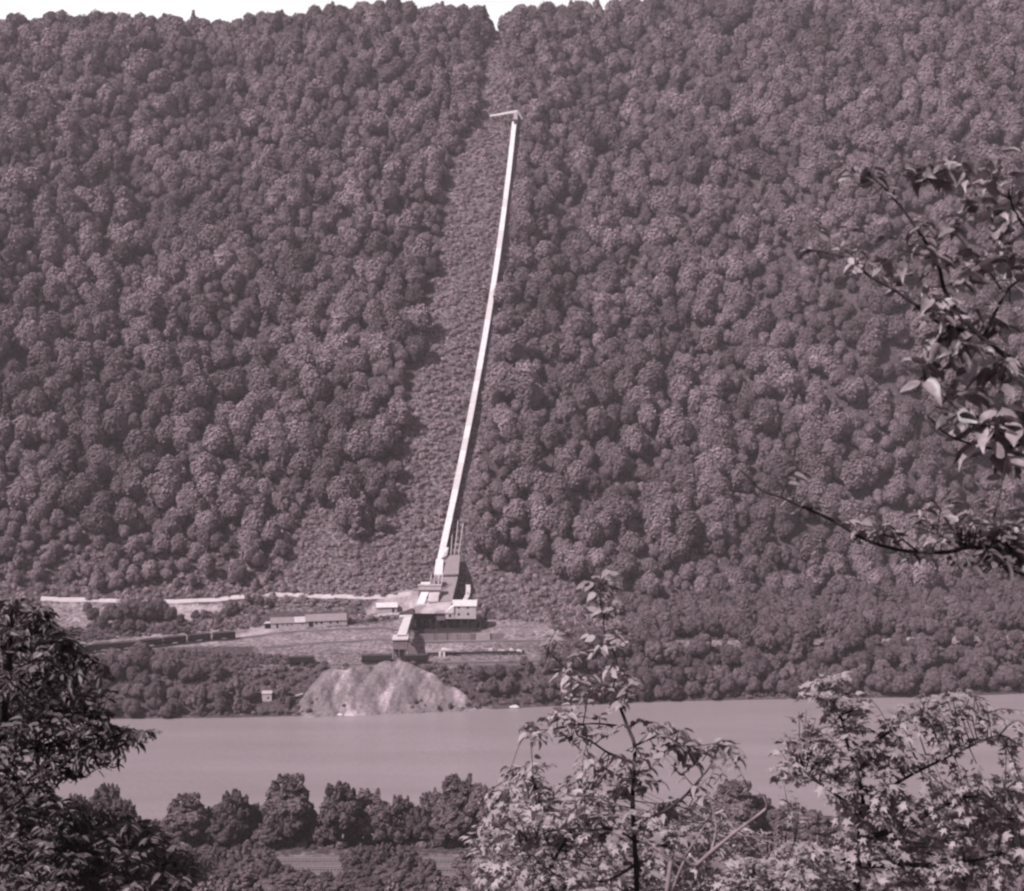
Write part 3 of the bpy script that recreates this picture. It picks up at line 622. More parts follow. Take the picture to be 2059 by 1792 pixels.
# frame tower and cross gallery on the left
for cx in (1205,1232,1262,1284):
    b = MB(); a = q1(cx,412,660); b.bar((a.x,660,a.z-2), (a.x+.9,663,a.z+5.0), .35); tp_(b,'frame_post',M_pale)
b = MB(); a = q1(1205,372,661.5); c = q1(1284,372,661.5); b.bar(a,c,.3); tp_(b,'frame_beam',M_pale)
b = MB(); b.box(q1(1245,410,662.5), q1(1280,410,662.5), (0,3,0), 4.4); tp_(b,'stair_tower',M_grey2)
b = MB(); A = q1(1130,443,655); B = q1(1286,443,655); b.box(A,B,(0,2.6,0),1.9); tp_(b,'cross_gallery',M_pale)
b = MB(); b.slab(A+Vector((-.2,-.2,2.2)), B+Vector((.2,-.2,2.2)), B+Vector((.2,2.8,2.5)), A+Vector((-.2,2.8,2.5)), .2); tp_(b,'gallery_roof',M_grey2)
b = MB(); b.box(A+Vector((.2,.2,-4)), B+Vector((-.2,.2,-4)), (0,2.2,0), 3.7); tp_(b,'gallery_base',M_mid)
b = MB(); a = q1(1138,414,658); c = q1(1203,414,658); b.slab(a,c,c+Vector((.6,4,1.3)),a+Vector((.6,4,1.3)),1.6); tp_(b,'hopper_roof',M_white)
# pale chute running down to the main roof
b = MB(); b.slab(q1(1118,540,648.8), q1(1172,536,648.8), q1(1200,456,654), q1(1150,456,654), .8); tp_(b,'pale_chute',M_white)
b = MB(); b.slab(q1(1196,520,649), q1(1262,520,650), q1(1276,458,654.5), q1(1202,458,654.5), .5); tp_(b,'lean_to_roof',M_pale)

# white house of the tipple
A = q1(1375,640,640); B = q1(1526,640,640)
hs_ = empty('picking_house', A, 'pale two-storey house with small square windows on stilts at right of tipple', 'building')
u = (B-A).normalized(); H_ = 5.9
O = hs_.location
MB().box(A-O, B-O, (0,8,0), H_).build('wall', M_pale, hs_)
b = MB(); z = Vector((0,0,1)); a0 = A-O; b0 = B-O
b.slab(a0+Vector((-.3,-.35,H_+.15)), b0+Vector((.35,-.35,H_+.15)), b0+Vector((.35,8.3,H_+1.6)), a0+Vector((-1.2,8.3,H_+1.6)), .3); b.build('roof', M_white, hs_)
C_ = q1(1316,640,639.8)-O; b = MB(); b.box(C_, a0+Vector((-.02,-.2,0)), (0,7,0), 2.6); b.build('lean_to_wall', M_pale, hs_)
b = MB(); b.hexa([C_+Vector((-.3,-.3,2.65)), a0+Vector((-.03,-.5,2.65)), a0+Vector((-.03,7,2.65)), C_+Vector((-.3,7,2.65))],[C_+Vector((-.3,-.3,2.9)), a0+Vector((-.03,-.5,H_+.1)), a0+Vector((-.03,7,H_+.1)), C_+Vector((-.3,7,2.9))]); b.build('lean_to_roof', M_white, hs_)
for cx,cy in ((1408,560),(1470,560),(1408,608),(1472,606)): window(hs_, A, u, (cx-1375)*.0664, (640-cy)*.0664-.6, .95, 1.15)
window(hs_, A, u, (1347-1375)*.0664, (640-617)*.0664-.6, 1.05, 1.2, off=.3)
for k in range(4):
    for yy in (.4,7.4):
        x = A.x+.3+k*3.1; b = MB(); b.bar(Vector((x,A.y+yy,Tz(x,A.y+yy)-.5))-O, Vector((x,A.y+yy,A.z))-O, .4); b.build('stilt', M_dark, hs_)
b = MB(); b.box(a0+Vector((-6.,.6,-4.9)), b0+Vector((2.5,.6,-4.9)), (0,.3,0), .5); b.build('crossbeam', M_dark, hs_)
b = MB(); b.box(a0+Vector((-4.,4.6,-5.2)), b0+Vector((-.3,4.6,-5.2)), (0,.3,0), 5.15); b.build('back_boarding', M_dark, hs_)
# curved chute behind it
ch = empty('curved_chute', q1(1450,505,650), 'short pale curved chute rising behind the two-storey house', 'chute')
O = ch.location; pr = None; b = MB()
for (cx,cy,Y_),(dx,dy,Y2) in zip(((1432,508,649),(1446,490,651),(1455,462,654),(1457,430,657)),((1446,490,651),(1455,462,654),(1457,430,657),(1455,405,660))):
    a1,a2 = q1(cx,cy,Y_)-O, q1(cx+31,cy,Y_)-O; b1,b2 = q1(dx,dy,Y2)-O, q1(dx+31,dy,Y2)-O; b.slab(a1,a2,b2,b1,.5)
b.build('trough', M_pale, ch)
for cx,cy,Y_ in ((1450,455,653),(1470,455,653),(1458,420,658),(1480,420,658)):
    a = q1(cx,cy,Y_); MB().bar(a-O, Vector((a.x,a.y,Tz(a.x,a.y)-.5))-O, .3).build('leg', M_dark, ch)

# transfer bin and lower conveyor
A = q1(952,860,588); tb_ = empty('transfer_bin', A, 'brown loading bin on legs under the short white conveyor, beside the lower track', 'bin')
O = tb_.location
def tbp(b, name, m): return mk(name, [Vector(v)-O for v in b.v], b.f, m, tb_)
b = MB(); b.slab(q1(950,782,587.5), q1(1060,780,587.5), q1(1064,745,592), q1(958,748,592), .35); tbp(b,'roof',M_pale)
a, c = q1(955,850,588), q1(1056,850,588); b = MB(); b.box(a,c,(0,5,0),q1(955,784,588).z-a.z-.38); tbp(b,'wall',M_mid)
b = MB(); b.hexa([q1(1060,870,588.2),q1(1125,880,588.2),q1(1150,870,592.5),q1(1064,860,592.5)],[q1(1057,790,588.2),q1(1085,785,588.2),q1(1092,770,592.5),q1(1064,775,592.5)]); tbp(b,'side_chute',M_mid)
b = MB(); b.box(q1(1078,815,587.9), q1(1096,825,587.9), (0,.2,0), .9); tbp(b,'hatch',M_black)
b = MB(); f = [q1(965,850,588.5),q1(1050,850,588.5)]; b.hexa([q1(985,905,589),q1(1035,905,589),q1(1035,905,589)+Vector((0,2.5,0)),q1(985,905,589)+Vector((0,2.5,0))],[f[0],f[1],f[1]+Vector((0,4,0)),f[0]+Vector((0,4,0))]); tbp(b,'hopper_mouth',M_dark)
for cx in (962,1000,1040,1060):
    for yy in (588.3,592.5):
        a = q1(cx,848,588.3); b = MB(); b.bar((a.x,yy,a.z),(a.x-.2,yy,Tz(a.x,yy)-.5),.32); tbp(b,'leg',M_mid if yy<589 else M_dark)
cv = empty('short_conveyor', q1(1000,760,600), 'short white covered conveyor sloping from the tipple down to the loading bin', 'conveyor'); O = cv.location
def cvp(b, name, m): return mk(name, [Vector(v)-O for v in b.v], b.f, m, cv)
b = MB(); b.slab(q1(984,748,590), q1(1048,748,590), q1(1084,624,634), q1(1034,624,634), .3); cvp(b,'roof',M_white)
b = MB(); b.hexa([q1(986,775,590.3),q1(1044,775,590.3),q1(1080,650,634),q1(1036,650,634)],[q1(986,752,590.3),q1(1044,752,590.3),q1(1080,629,634),q1(1036,629,634)]); cvp(b,'wall',M_mid)
for t in (.3,.6,.85):
    a = q1(990,770,591).lerp(q1(1040,650,634),t); c = q1(1044,770,591).lerp(q1(1080,650,634),t); b = MB(); b.bar(a,(a.x,a.y,Tz(a.x,a.y)-.4),.25); b.bar(c,(c.x,c.y,Tz(c.x,c.y)-.4),.25); cvp(b,'trestle',M_dark)
b = MB(); b.slab(q1(1000,622,635), q1(1086,620,635), q1(1090,604,639), q1(1006,606,639), .4); cvp(b,'head_roof',M_white)
b = MB(); p0,p1,p2 = q1(1000,606,637), q1(1097,603,637), q1(1094,571,641); dn = Vector((0,0,.5)); b.hexa([p0-dn,p1-dn,p1+Vector((0,3,0))-dn,p0+Vector((0,3,0))-dn],[p0,p2,p2+Vector((0,3,0)),p0+Vector((0,3,0))]); cvp(b,'gable',M_dark)
b = MB(); a = q1(1045,640,636); b.box((a.x,636,Tz(a.x,636)-.5),(a.x+3,636,Tz(a.x,636)-.5),(0,3,0),a.z-Tz(a.x,636)); cvp(b,'head_pier',M_dark)

# small white building at the road end
A = hit(*C1(848,606)); B = hit(*C1(985,598)); A.z = B.z = (A.z+B.z)/2
wb_ = empty('white_cottage', A, 'small white-roofed building at the end of the hillside road left of the tipple', 'building')
u,_ = gable_house(wb_, A, B, 7, 2.8, 1.5, M_pale, M_white, .4)
window(wb_, A, u, 7.6, .1, 1.1, 2.0, 'doorway','opening')
# retaining wall in front of the tipple
rw = empty('retaining_wall', hit(*C1(1310,790)), 'long panelled concrete retaining wall below the tipple', 'wall'); O = rw.location
pp = [hit(*C1(cx,cy)) for cx,cy in ((1130,790),(1330,788),(1520,785),(1625,785),(1720,782))]
mats_ = (M_mid, M_mid, M_pale, M_pale)
for i in range(4):
    a, c = pp[i], pp[i+1]; nn_ = 6 if i < 2 else 1
    for j in range(nn_):
        s0 = a.lerp(c, j/nn_); s1 = a.lerp(c, (j+1)/nn_-.012/nn_*3); b = MB(); b.box(s0-O-Vector((0,0,.6)), s1-O-Vector((0,0,.6)), (0,.5,0), 3.5); b.build('panel', (M_grey if (i+j)%3 else M_mid) if i<2 else M_conc, rw)
    if i: MB().box(a-O+Vector((-.15,-.12,-.5)), a-O+Vector((.15,-.12,-.5)), (0,.7,0), 3.55).build('pilaster', M_dark, rw)

# ------------------------------------------------------------------ railway cars
def hopper_proto(loc, ang, label, group, L=9.5, m_load=M_coal):
    root = empty('hopper_car', loc, label, 'railway car', group); root.rotation_euler = (0,0,ang)
    h = L/2; W_ = 1.5
    b = MB(); b.hexa([(-h,-W_,1.3),(h,-W_,1.3),(h,W_,1.3),(-h,W_,1.3)],[(-h-.1,-W_,3.3),(h+.1,-W_,3.3),(h+.1,W_,3.3),(-h-.1,W_,3.3)])
    b.build('body', M_iron, root)
    b = MB()
    for i in range(9):
        x = -h+.3+i*(L-.6)/8
        for s_ in (-1,1): b.box((x-.06,s_*(W_+.06)-.05,1.25),(x+.06,s_*(W_+.06)-.05,1.25),(0,.1,0),2.1)
    b.build('rib', M_dark, root)
    b = MB(); rr2 = random.Random(9)
    n0 = 10
    for i in range(n0+1):
        x = -h+.1+i*(L-.2)/n0; z = 3.32+.35*math.sin(math.pi*i/n0)+rr2.uniform(-.06,.12)
        b.v += [Vector((x,-W_+.1,3.31)),Vector((x,-.2,z+.2)),Vector((x,.3,z+.15)),Vector((x,W_-.1,3.31))]
    for i in range(n0):
        for j in range(3): b.f.append((i*4+j,(i+1)*4+j,(i+1)*4+j+1,i*4+j+1))
    b.build('coal_load', m_load, root)
    b = MB(); b.box((-h-.35,-1.2,.95),(h+.35,-1.2,.95),(0,2.4,0),.34); b.build('underframe', M_dark, root)
    for s_ in (-1,1):
        b = MB(); b.hexa([(s_*h*.42-.5,-.9,.45),(s_*h*.42+.5,-.9,.45),(s_*h*.42+.5,.9,.45),(s_*h*.42-.5,.9,.45)],[(s_*h*.42-1.3,-1.3,1.29),(s_*h*.42+1.3,-1.3,1.29),(s_*h*.42+1.3,1.3,1.29),(s_*h*.42-1.3,1.3,1.29)]); b.build('hopper_bay', M_iron, root)
        t = MB(); t.box((s_*h*.78-1.2,-1.15,.45),(s_*h*.78+1.2,-1.15,.45),(0,2.3,0),.35); t = t.build('truck', M_dark, root)
        for dx in (-.85,.85):
            for dy in (-1,1):
                q = MB(); q.tube([(s_*h*.78+dx,dy*.78-.06,.43),(s_*h*.78+dx,dy*.78+.06,.43)], .42, 10); q.build('wheel', M_rail, t)
    return root
def track(name, label, pts, group=None, step=1.3):
    P0 = pts[0]; root = empty(name, P0, label, 'railway track', group)
    L0 = [Vector(p)-P0 for p in pts]
    b = MB(); t = MB(); s_ = 0
    for a, c in zip(L0[:-1], L0[1:]):
        d = (c-a).normalized(); n_ = Vector((-d.y,d.x,0)).normalized()
        for k in (-.72,.72): b.bar(a+n_*k+Vector((0,0,.30)), c+n_*k+Vector((0,0,.30)), .10, .16)
        n = int((c-a).length/step)
        for i in range(n): q = a.lerp(c,(i+.5)/n); t.bar(q-n_*1.3+Vector((0,0,.13)), q+n_*1.3+Vector((0,0,.13)), .26, .18)
    b.build('rail', M_rail, root); t.build('sleepers', M_tie, root)
    return root
def bed(name, pts, wd, m, dz=.06, step=3.0):
    v = []; f = []; out = []
    for a, c in zip(pts[:-1], pts[1:]):
        n = max(1,int((Vector(c)-Vector(a)).length/step)); out += [Vector(a).lerp(Vector(c), i/n) for i in range(n)]
    out.append(Vector(pts[-1])); K5 = 5
    for i, p in enumerate(out):
        d = (out[min(i+1,len(out)-1)]-out[max(i-1,0)]).normalized(); n_ = Vector((-d.y,d.x,0)).normalized()
        for k in range(K5):
            q = p+n_*wd*(k/(K5-1)-.5); v.append((q.x,q.y,Tz(q.x,q.y)+dz+(.12 if 0<k<K5-1 else -.1)))
    for i in range(len(out)-1):
        for k in range(K5-1): f.append((i*K5+k+1,i*K5+k,(i+1)*K5+k,(i+1)*K5+k+1))
    o = mk(name, v, f, m); tag(o, kind='structure'); return o
def gline(pl, C, dz=.12, y0=300): 
    r = []
    for q in pl: p = hit(*C(*q), y0); p.z += dz; r.append(p)
    return r
up_tr = gline([(250,735),(470,700),(640,685),(900,660),(1250,620),(1600,590)], C2) + gline([(300,730),(620,712),(900,703),(1130,735)], C1)
bed('upper_track_bed', up_tr, 5, M_ballast, .03); track('railway_track', 'upper siding track passing the coal cars and the long shed', up_tr, None)
mid_tr = gline([(60,842),(500,805),(900,782),(1150,800),(1600,795),(2100,790)], C1)
bed('middle_track_bed', mid_tr, 4.5, M_ballast, .03); track('railway_track', 'middle siding track curving past the foot of the loading bin', mid_tr)
low_tr = gline([(-60,975),(240,966),(420,960),(740,953),(960,952),(1200,945),(1700,935),(2100,925)], C1)
bed('lower_track_bed', low_tr, 5, M_ballast, .03); track('railway_track', 'lower track nearest the river carrying scattered dark coal cars', low_tr)
def along(line, cxs, C): # position on a line nearest the given V x
    vx_ = C(cxs, 0)[0]; vs = [toV(p.x,p.y,p.z)[0] for p in line]
    for i in range(len(line)-1):
        if vs[i] <= vx_ <= vs[i+1]:
            t = (vx_-vs[i])/(vs[i+1]-vs[i]); p = line[i].lerp(line[i+1], t); d = line[i+1]-line[i]; return p, math.atan2(d.y, d.x)
hp0 = None
cars = []
def car(line, cx, C, label, group, sx=1):
    global hp0
    p, a = along(line, cx, C); p = Vector((p.x,p.y,Tz(p.x,p.y)+.38))
    if hp0 is None: hp0 = hopper_proto(p, a, label, group); c = hp0
    else: c = copy_tree(hp0); c.location = p; c.rotation_euler = (0,0,a)
    c.scale = (sx,1,1); tag(c, label, 'railway car', group); return c
c = car(low_tr, 327, C1, 'lone short dark hopper car standing apart on the lower track, below the long shed', 'hopper cars on the lower track', 1.08)
c = car(low_tr, 847, C1, 'long dark hopper car on the lower track just left of the loading bin', 'hopper cars on the lower track', 1.32)
c = car(low_tr, 1112, C1, 'dark hopper car on the lower track standing partly under and right of the loading bin', 'hopper cars on the lower track', .98)
words = ('rightmost coal car of the long dark string, at the shed end','second coal car from the right end of the long dark string','third coal car from the right end of the long dark string','fourth coal car from the right end of the long dark string','fifth coal car from the right end of the long dark string','sixth coal car from the right end of the long dark string','seventh coal car, behind leaves at the left end of the string')
p, a = along(up_tr, 1530, C2)
pos = p.copy(); seg = None
for i, wd_ in enumerate(words):
    c = car(up_tr, 1535-i*172+ i*i*1.5, C2, wd_, 'string of loaded coal cars on the upper siding')
# short pale-loaded cars and the pipe on supports right of the bin
def P3(cx, cy): return hit(*C1(cx,cy))
pl = gline([(1190,897),(1300,896),(1470,890),(1600,886),(1860,884)], C1, 0)
pi_ = empty('pipeline', pl[0], 'long dark pipe on low supports running right from the loading bin', 'pipe'); O = pi_.location
MB().tube([p-O+Vector((0,0,1.0)) for p in pl], .55, 8).build('pipe', M_iron, pi_)
for i in range(14):
    t = i/13*(len(pl)-1); k = min(int(t),len(pl)-2); p = pl[k].lerp(pl[k+1], t-k); MB().box(p-O+Vector((-.25,-.7,-.5)), p-O+Vector((.25,-.7,-.5)), (0,1.4,0), 1.1).build('support', M_mid, pi_)
A = P3(1272,903); tk = empty('storage_tank', A, 'pale horizontal tank resting on white posts right of the loading bin', 'tank'); O = A
t0, t1 = P(*C1(1288,850), A.y+1), P(*C1(1378,862), A.y+1)
MB().tube([t0-O,t0+(t1-t0)*.03-O,t1-(t1-t0)*.03-O,t1-O], [.5,.85,.85,.5], 12).build('tank', M_pale, tk, True)
for cx in (1278,1306): 
    q = P(*C1(cx,903),A.y); MB().box(q-O+Vector((-.5,0,-.3)), q-O+Vector((.5,0,-.3)), (0,1,0), 2.4).build('post', M_white, tk)
for cx in (1340,1370):
    q = P(*C1(cx,903),A.y+1); MB().box(q-O+Vector((-.3,0,-.3)), q-O+Vector((.3,0,-.3)), (0,.6,0), 2.4).build('post', M_dark, tk)
for k,(cx,cy,wd_,lb) in enumerate(((1625,880,2.0,'small white bundle on the pipe bank, leftmost of the white bundles'),(1700,888,3.6,'longest white bundle, on the bank right of the loading bin'),(1768,884,2.0,'white bundle between the longest bundle and the last one'),(1822,888,2.8,'last white bundle to the right of the pipe bank'),(1660,935,3.4,'low pale slab lying in front of the pipe bank'),(1835,940,2.8,'low pale slab below the last white bundle'))):
    q = P3(cx,cy); r2 = random.Random(k); b = MB(); hgt = 1.5 if k < 4 else .6
    n_ = 7; prof = [(0,0),(.1,.75),(.35,1),(.65,.95),(.9,.7),(1,0)]
    for yy in (0,1.6):
        for fx,fz in prof: b.v.append(Vector(((fx-.5)*wd_*(1 if yy==0 else .9), yy, fz*hgt*(1+r2.uniform(-.1,.1))-.2+(1.0 if k<4 else 0))))
    for i in range(5): b.f.append((i,i+1,i+7,i+6))
    b.f += [tuple(range(6))[::-1], tuple(range(6,12)), (0,6,11,5)]
    o = b.build('tarpaulin_bundle' if k<4 else 'concrete_slab', M_white if k<4 else M_pale); o.location = q; tag(o, lb, 'bundle' if k<4 else 'slab', 'white bundles by the pipe' if k<4 else 'pale slabs by the pipe')

# road on the hillside
rd = gline([(280,308),(520,315),(760,326),(950,335),(1140,335),(1400,322),(1660,309)], C2, 0) + gline([(20,462),(170,472),(400,482),(600,492),(760,508),(870,520),(1000,500),(1080,470)], C1, 0)
def smooth_line(pl, st_=4., it=14):
    out = []
    for a,c in zip(pl[:-1],pl[1:]):
        n = max(1,int((c-a).length/st_)); out += [a.lerp(c,i/n) for i in range(n)]
    out.append(pl[-1])
    for _ in range(it): out = [out[0]]+[(out[i-1]+out[i]*2+out[i+1])/4 for i in range(1,len(out)-1)]+[out[-1]]
    return out
rd = smooth_line(rd); rd = [Vector((p.x,p.y,Tz(p.x,p.y))) for p in rd]
bed('dirt_road', rd, 2.2, mat('pale road', .40,.6,rough=.95,var=.15,scale=.3), .12)
rd2 = gline([(640,650),(760,635),(880,615),(1000,605)], C1, 0); bed('access_road', rd2, 2.2, M_dirt, .12)

# refuse pile on the bank
A = hit(*C1(900,1260)); pile_poly = [(310,1262),(360,1180),(430,1090),(480,1020),(540,985),(620,1010),(700,1000),(800,975),(900,950),(970,932),(1030,936),(1120,985),(1240,1040),(1300,1110),(1400,1150),(1480,1195),(1440,1240),(1260,1275),(1050,1292),(860,1290),(700,1296),(520,1290),(380,1290)]
PX = np.arange(-125, 15, .8); PY = np.arange(540, 606, .7); GX, GY = np.meshgrid(PX, PY)
base_ = T(GX, GY); pv_, pw_ = toV(GX, GY, base_)
mk0 = (inpoly(pv_.ravel(), pw_.ravel(), [C1(*q) for q in pile_poly]).reshape(GX.shape) | ((GY-bank(GX) < 1) & (GY-bank(GX) > -4) & (pv_ > C1(330,0)[0]) & (pv_ < C1(1440,0)[0]))).astype(float)
h_ = mk0.copy()
for _ in range(7): h_[1:-1,1:-1] = (h_[1:-1,1:-1]*2+h_[2:,1:-1]+h_[:-2,1:-1]+h_[1:-1,2:]+h_[1:-1,:-2])/6
dd = GY-bank(GX); gul = np.abs(np.sin(GX*.33+.8*np.sin(dd*.22)+1.3*np.sin(GX*.07)))**.6
rough = .35*np.sin(GX*1.7+dd*.8)*np.sin(dd*1.5-GX*.4)+.25*np.sin(GX*2.9)*np.sin(dd*2.3+1)+rng.uniform(-.12,.12,GX.shape)
GZ = base_ + h_*(.7+2.1*gul*np.clip(dd/6,0,1)+1.1*np.exp(-((dd-9)/6)**2)+1.0*rough+.9*np.sin(GX*.55+1)*np.sin(dd*.5+GX*.2)) - .5*(1-h_)
GZ = np.minimum(GZ, -120.9); keep = h_ > .12
ii = np.arange(GX.size).reshape(GX.shape); kq = keep[:-1,:-1]|keep[:-1,1:]|keep[1:,1:]|keep[1:,:-1]
F = np.stack([ii[:-1,:-1], ii[:-1,1:], ii[1:,1:], ii[1:,:-1]],-1)[kq]
me = mknp('refuse_pile', np.stack([GX,GY,GZ],-1).reshape(-1,3), F, None, True)
pm = mat('refuse', .165, .8, rough=.95, var=.4, scale=.8, bump=.3); n = pm.node_tree
me.materials.append(pm); 
st_ = n.nodes.new('ShaderNodeTexNoise'); st_.inputs['Scale'].default_value = .10; st_.inputs['Detail'].default_value = 5; sm = n.nodes.new('ShaderNodeMapping'); sm.inputs['Scale'].default_value = (1.0,.5,.5); stc = n.nodes.new('ShaderNodeTexCoord')
n.links.new(stc.outputs['Object'], sm.inputs[0]); n.links.new(sm.outputs[0], st_.inputs[0]); sr = n.nodes.new('ShaderNodeMapRange'); sr.inputs['From Min'].default_value = .5; sr.inputs['From Max'].default_value = .66; sr.inputs['To Min'].default_value = .85; sr.inputs['To Max'].default_value = 2.0
n.links.new(st_.outputs[0], sr.inputs[0]); vm = n.nodes.new('ShaderNodeVectorMath'); vm.operation='SCALE'; pb = n.nodes['Principled BSDF']; src = pb.inputs['Base Color'].links[0].from_socket
n.links.new(src, vm.inputs[0]); n.links.new(sr.outputs[0], vm.inputs['Scale']); n.links.new(vm.outputs[0], pb.inputs['Base Color'])
pile = bpy.data.objects.new('refuse_pile', me); COL.objects.link(pile); tag(pile, 'big pale fan of mine refuse spilling from below the loading bin to the river', 'spoil heap')

# plank chute and hut at the left edge of the pile
A = hit(*C1(235,1205)); b0 = empty('plank_ramp', A, 'sloping pale plank ramp at the left foot of the refuse pile', 'ramp'); O = A
p0, p1 = P(*C1(205,1188),A.y), P(*C1(338,1148),A.y+2); MB().slab(p0-O, p0-O+Vector((.3,-.8,0)), p1-O+Vector((.3,-.8,0)), p1-O, .3).build('deck', M_pale, b0)
for t in (.3,.6,.95):
    q = p0.lerp(p1,t); MB().bar(q-O-Vector((0,0,.3)), Vector((q.x,q.y,Tz(q.x,q.y)-.4))-O, .3).build('post', M_dark, b0)
MB().box(Vector((p0.lerp(p1,.4).x,A.y+1,A.z-1))-O, Vector((p1.x,A.y+1,A.z-1))-O, (0,2,0), max(1,p1.z-A.z-.5)).build('crib', M_dark, b0)
A = hit(*C1(60,1212)); hu = empty('riverside_hut', A, 'tiny pale square hut standing among bushes on the far river bank', 'hut')
u,_ = gable_house(hu, A, A+Vector((3.8,.3,0)), 3, 3.2, .8, M_pale, M_grey2, .2); window(hu, A, u, 2.4, 1.1, .7, .8)

# poles
def pole(V_, h, label, group, arm=True, r0=.16):
    e = empty('utility_pole', V_, label, 'pole', group); MB().tube([(0,0,-.8),(0,0,h)], [r0,r0*.7], 6).build('shaft', M_barkF, e)
    if arm: MB().bar((-1.1,0,h-.6),(1.1,0,h-.6),.16).build('crossarm', M_barkF, e)
    return e
for cx,cy,h,lb in ((843,642,5.5,'short pole standing beside the white-roofed building at the road end'),(1465,1075,12,'tall thin pole rising from the bank below the panelled retaining wall'),(1255,755,9,'thin pole before the dark stilts of the tipple'),(1690,975,9,'pole standing among the white bundles on the bank')):
    pole(hit(*C1(cx,cy)), h, lb, 'poles around the mine')
# pale rocks
def rock_mesh(seed):
    r = np.random.default_rng(seed); v, f = IV*1.0, IF; s = 1+.28*np.sin(v[:,[0]]*3+seed)*np.cos(v[:,[1]]*4-seed)+r.uniform(-.08,.08,(len(v),1)); return mknp('rock', v*s*np.array((1,.8,.6)), f, M_rock)
RM = [rock_mesh(i) for i in range(4)]
def rock(cx, cy, C, s, place):
    q = hit(*C(cx,cy)); o = bpy.data.objects.new('rock', RM[int(rng.integers(4))]); COL.objects.link(o); o.location = q; o.scale = (s*1.4,s,s*.9); o.rotation_euler = (0,0,rng.uniform(-.4,.4)); a,c = where(*q); tag(o, uniq(f'pale rock {place}, ', a, c), 'rock', 'pale rocks '+place)
for cx,cy,s in ((1640,606,.9),(1700,600,1.1),(1722,612,1.3),(1765,600,1.0),(1812,598,.8),(1895,592,1.2),(1850,604,.6),(1680,612,.7),(1780,612,.9)): rock(cx,cy,C1,s,'behind the tipple yard')
for cx,cy,s in ((590,1300,1.2),(690,1308,1.3),(1790,1250,1.6),(1110,1298,1.0),(640,1302,.8),(1130,1302,.7)): rock(cx,cy,C1,s,'at the far waterline')
for cx,cy,s in ((1200,1062,1.1),(1300,1052,.8),(1570,1060,1.1),(1590,1064,.9),(1830,1058,1.2),(1860,1062,.8),(1960,1070,1.4),(2000,1068,1.5),(2050,1072,1.6),(1240,1068,.9),(2100,1070,1.3),(2160,1066,1.2)): rock(cx,cy,C3,s,'at the far waterline')
for cx,cy,s in ((640,1190,1.0),(700,1192,1.2),(770,1186,.9),(840,1190,1.0),(900,1185,.8)): rock(cx,cy,C2,s,'at the far waterline')


# ------------------------------------------------------------------ near bank: railway and trees
for yy, lb in ((359.5,'nearer of the two railway tracks on the near bank, below the scrub'),(366,'farther of the two railway tracks on the near bank, beside the river trees')):
    pts = [Vector((x, yy+.00004*x*x, Tz(x,yy)+.12)) for x in np.linspace(-190,190,28)]
    track('railway_track', lb, pts, 'pair of tracks on the near bank', .9)
bed('near_track_bed', [Vector((x, 362.8+.00004*x*x, 0)) for x in np.linspace(-200,200,40)], 15, M_ballast, .05)
KN = []
M_leafK = mat('near bank foliage', .105, rough=.8, var=.3, scale=.5, rnd=.3, spec=.15)
for s_ in range(5):
    hh = (8.5,8,9.5,7.6,9)[s_]; rr = (4.2,4.6,3.4,3.9,3.0)[s_]
    KN.append((crown_mesh(150+s_, 'round', rr, hh, .9, 11000, .25, M_leafK, big=60, core=.6), trunk_mesh(150+s_, 6.5, .17, M_barkF, 1.3), ('round-crowned','broad','tall','bushy','slim')[s_], rr, 1.6+hh))
KN.append((crown_mesh(161,'cone',3.0,11,1.0,9000,.22,M_leafK), trunk_mesh(161, 8, .16, M_barkF, 1), 'pointed', 3.0, 12))
def near_tree(vx, top, y, q, wid, place, group, nm='broadleaf_tree'):
    """a tree standing at distance y whose crown reaches picture height top"""
    p = P(vx, top, y); g = Tz(p.x, y); k_ = KN[q]; s = max(.35,(p.z-g)/k_[4]); e = tree(k_, ('n',q), p.x, y, g-.2, s, rng.uniform(0,6.28), place, group, 1.0, nm)
    w0 = wid/2/FV*y/k_[3]; e.scale = (w0, w0, s); return e
NB = [(152,1600,60),(212,1578,62),(262,1640,60),(300,1650,55),(378,1598,78),(420,1625,55),(470,1590,66),(512,1618,50),(583,1560,92),(560,1612,60),(633,1640,40),(682,1575,82),(735,1592,92),(770,1618,60),(806,1602,56),(842,1622,50),(876,1590,62),(925,1562,84),(968,1580,70),(1010,1600,70),(1075,1600,80),(1130,1630,70),(1300,1640,80),(1380,1630,70),(1480,1572,92),(1530,1600,60),(1590,1618,70),(1630,1630,80),(1700,1640,90),(1800,1650,90),(1900,1630,90),(2000,1600,90),(90,1600,80),(30,1590,80),(345,1648,60),(398,1640,60),(450,1640,60),(490,1652,50),(545,1650,60),(610,1655,50),(655,1650,50),(710,1630,70),(790,1640,60),(825,1650,50),(860,1640,50),(905,1620,60),(180,1630,70),(240,1610,60)]
for i,(vx,tp,wd_) in enumerate(NB):
    near_tree(vx, tp, 377+ (i*5)%9, (1,0,3,4,2,3,0)[i%7] if wd_ < 90 else (2 if vx in (583,1480) else 1), wd_*1.12, 'on the near river bank', 'trees along the near river bank')
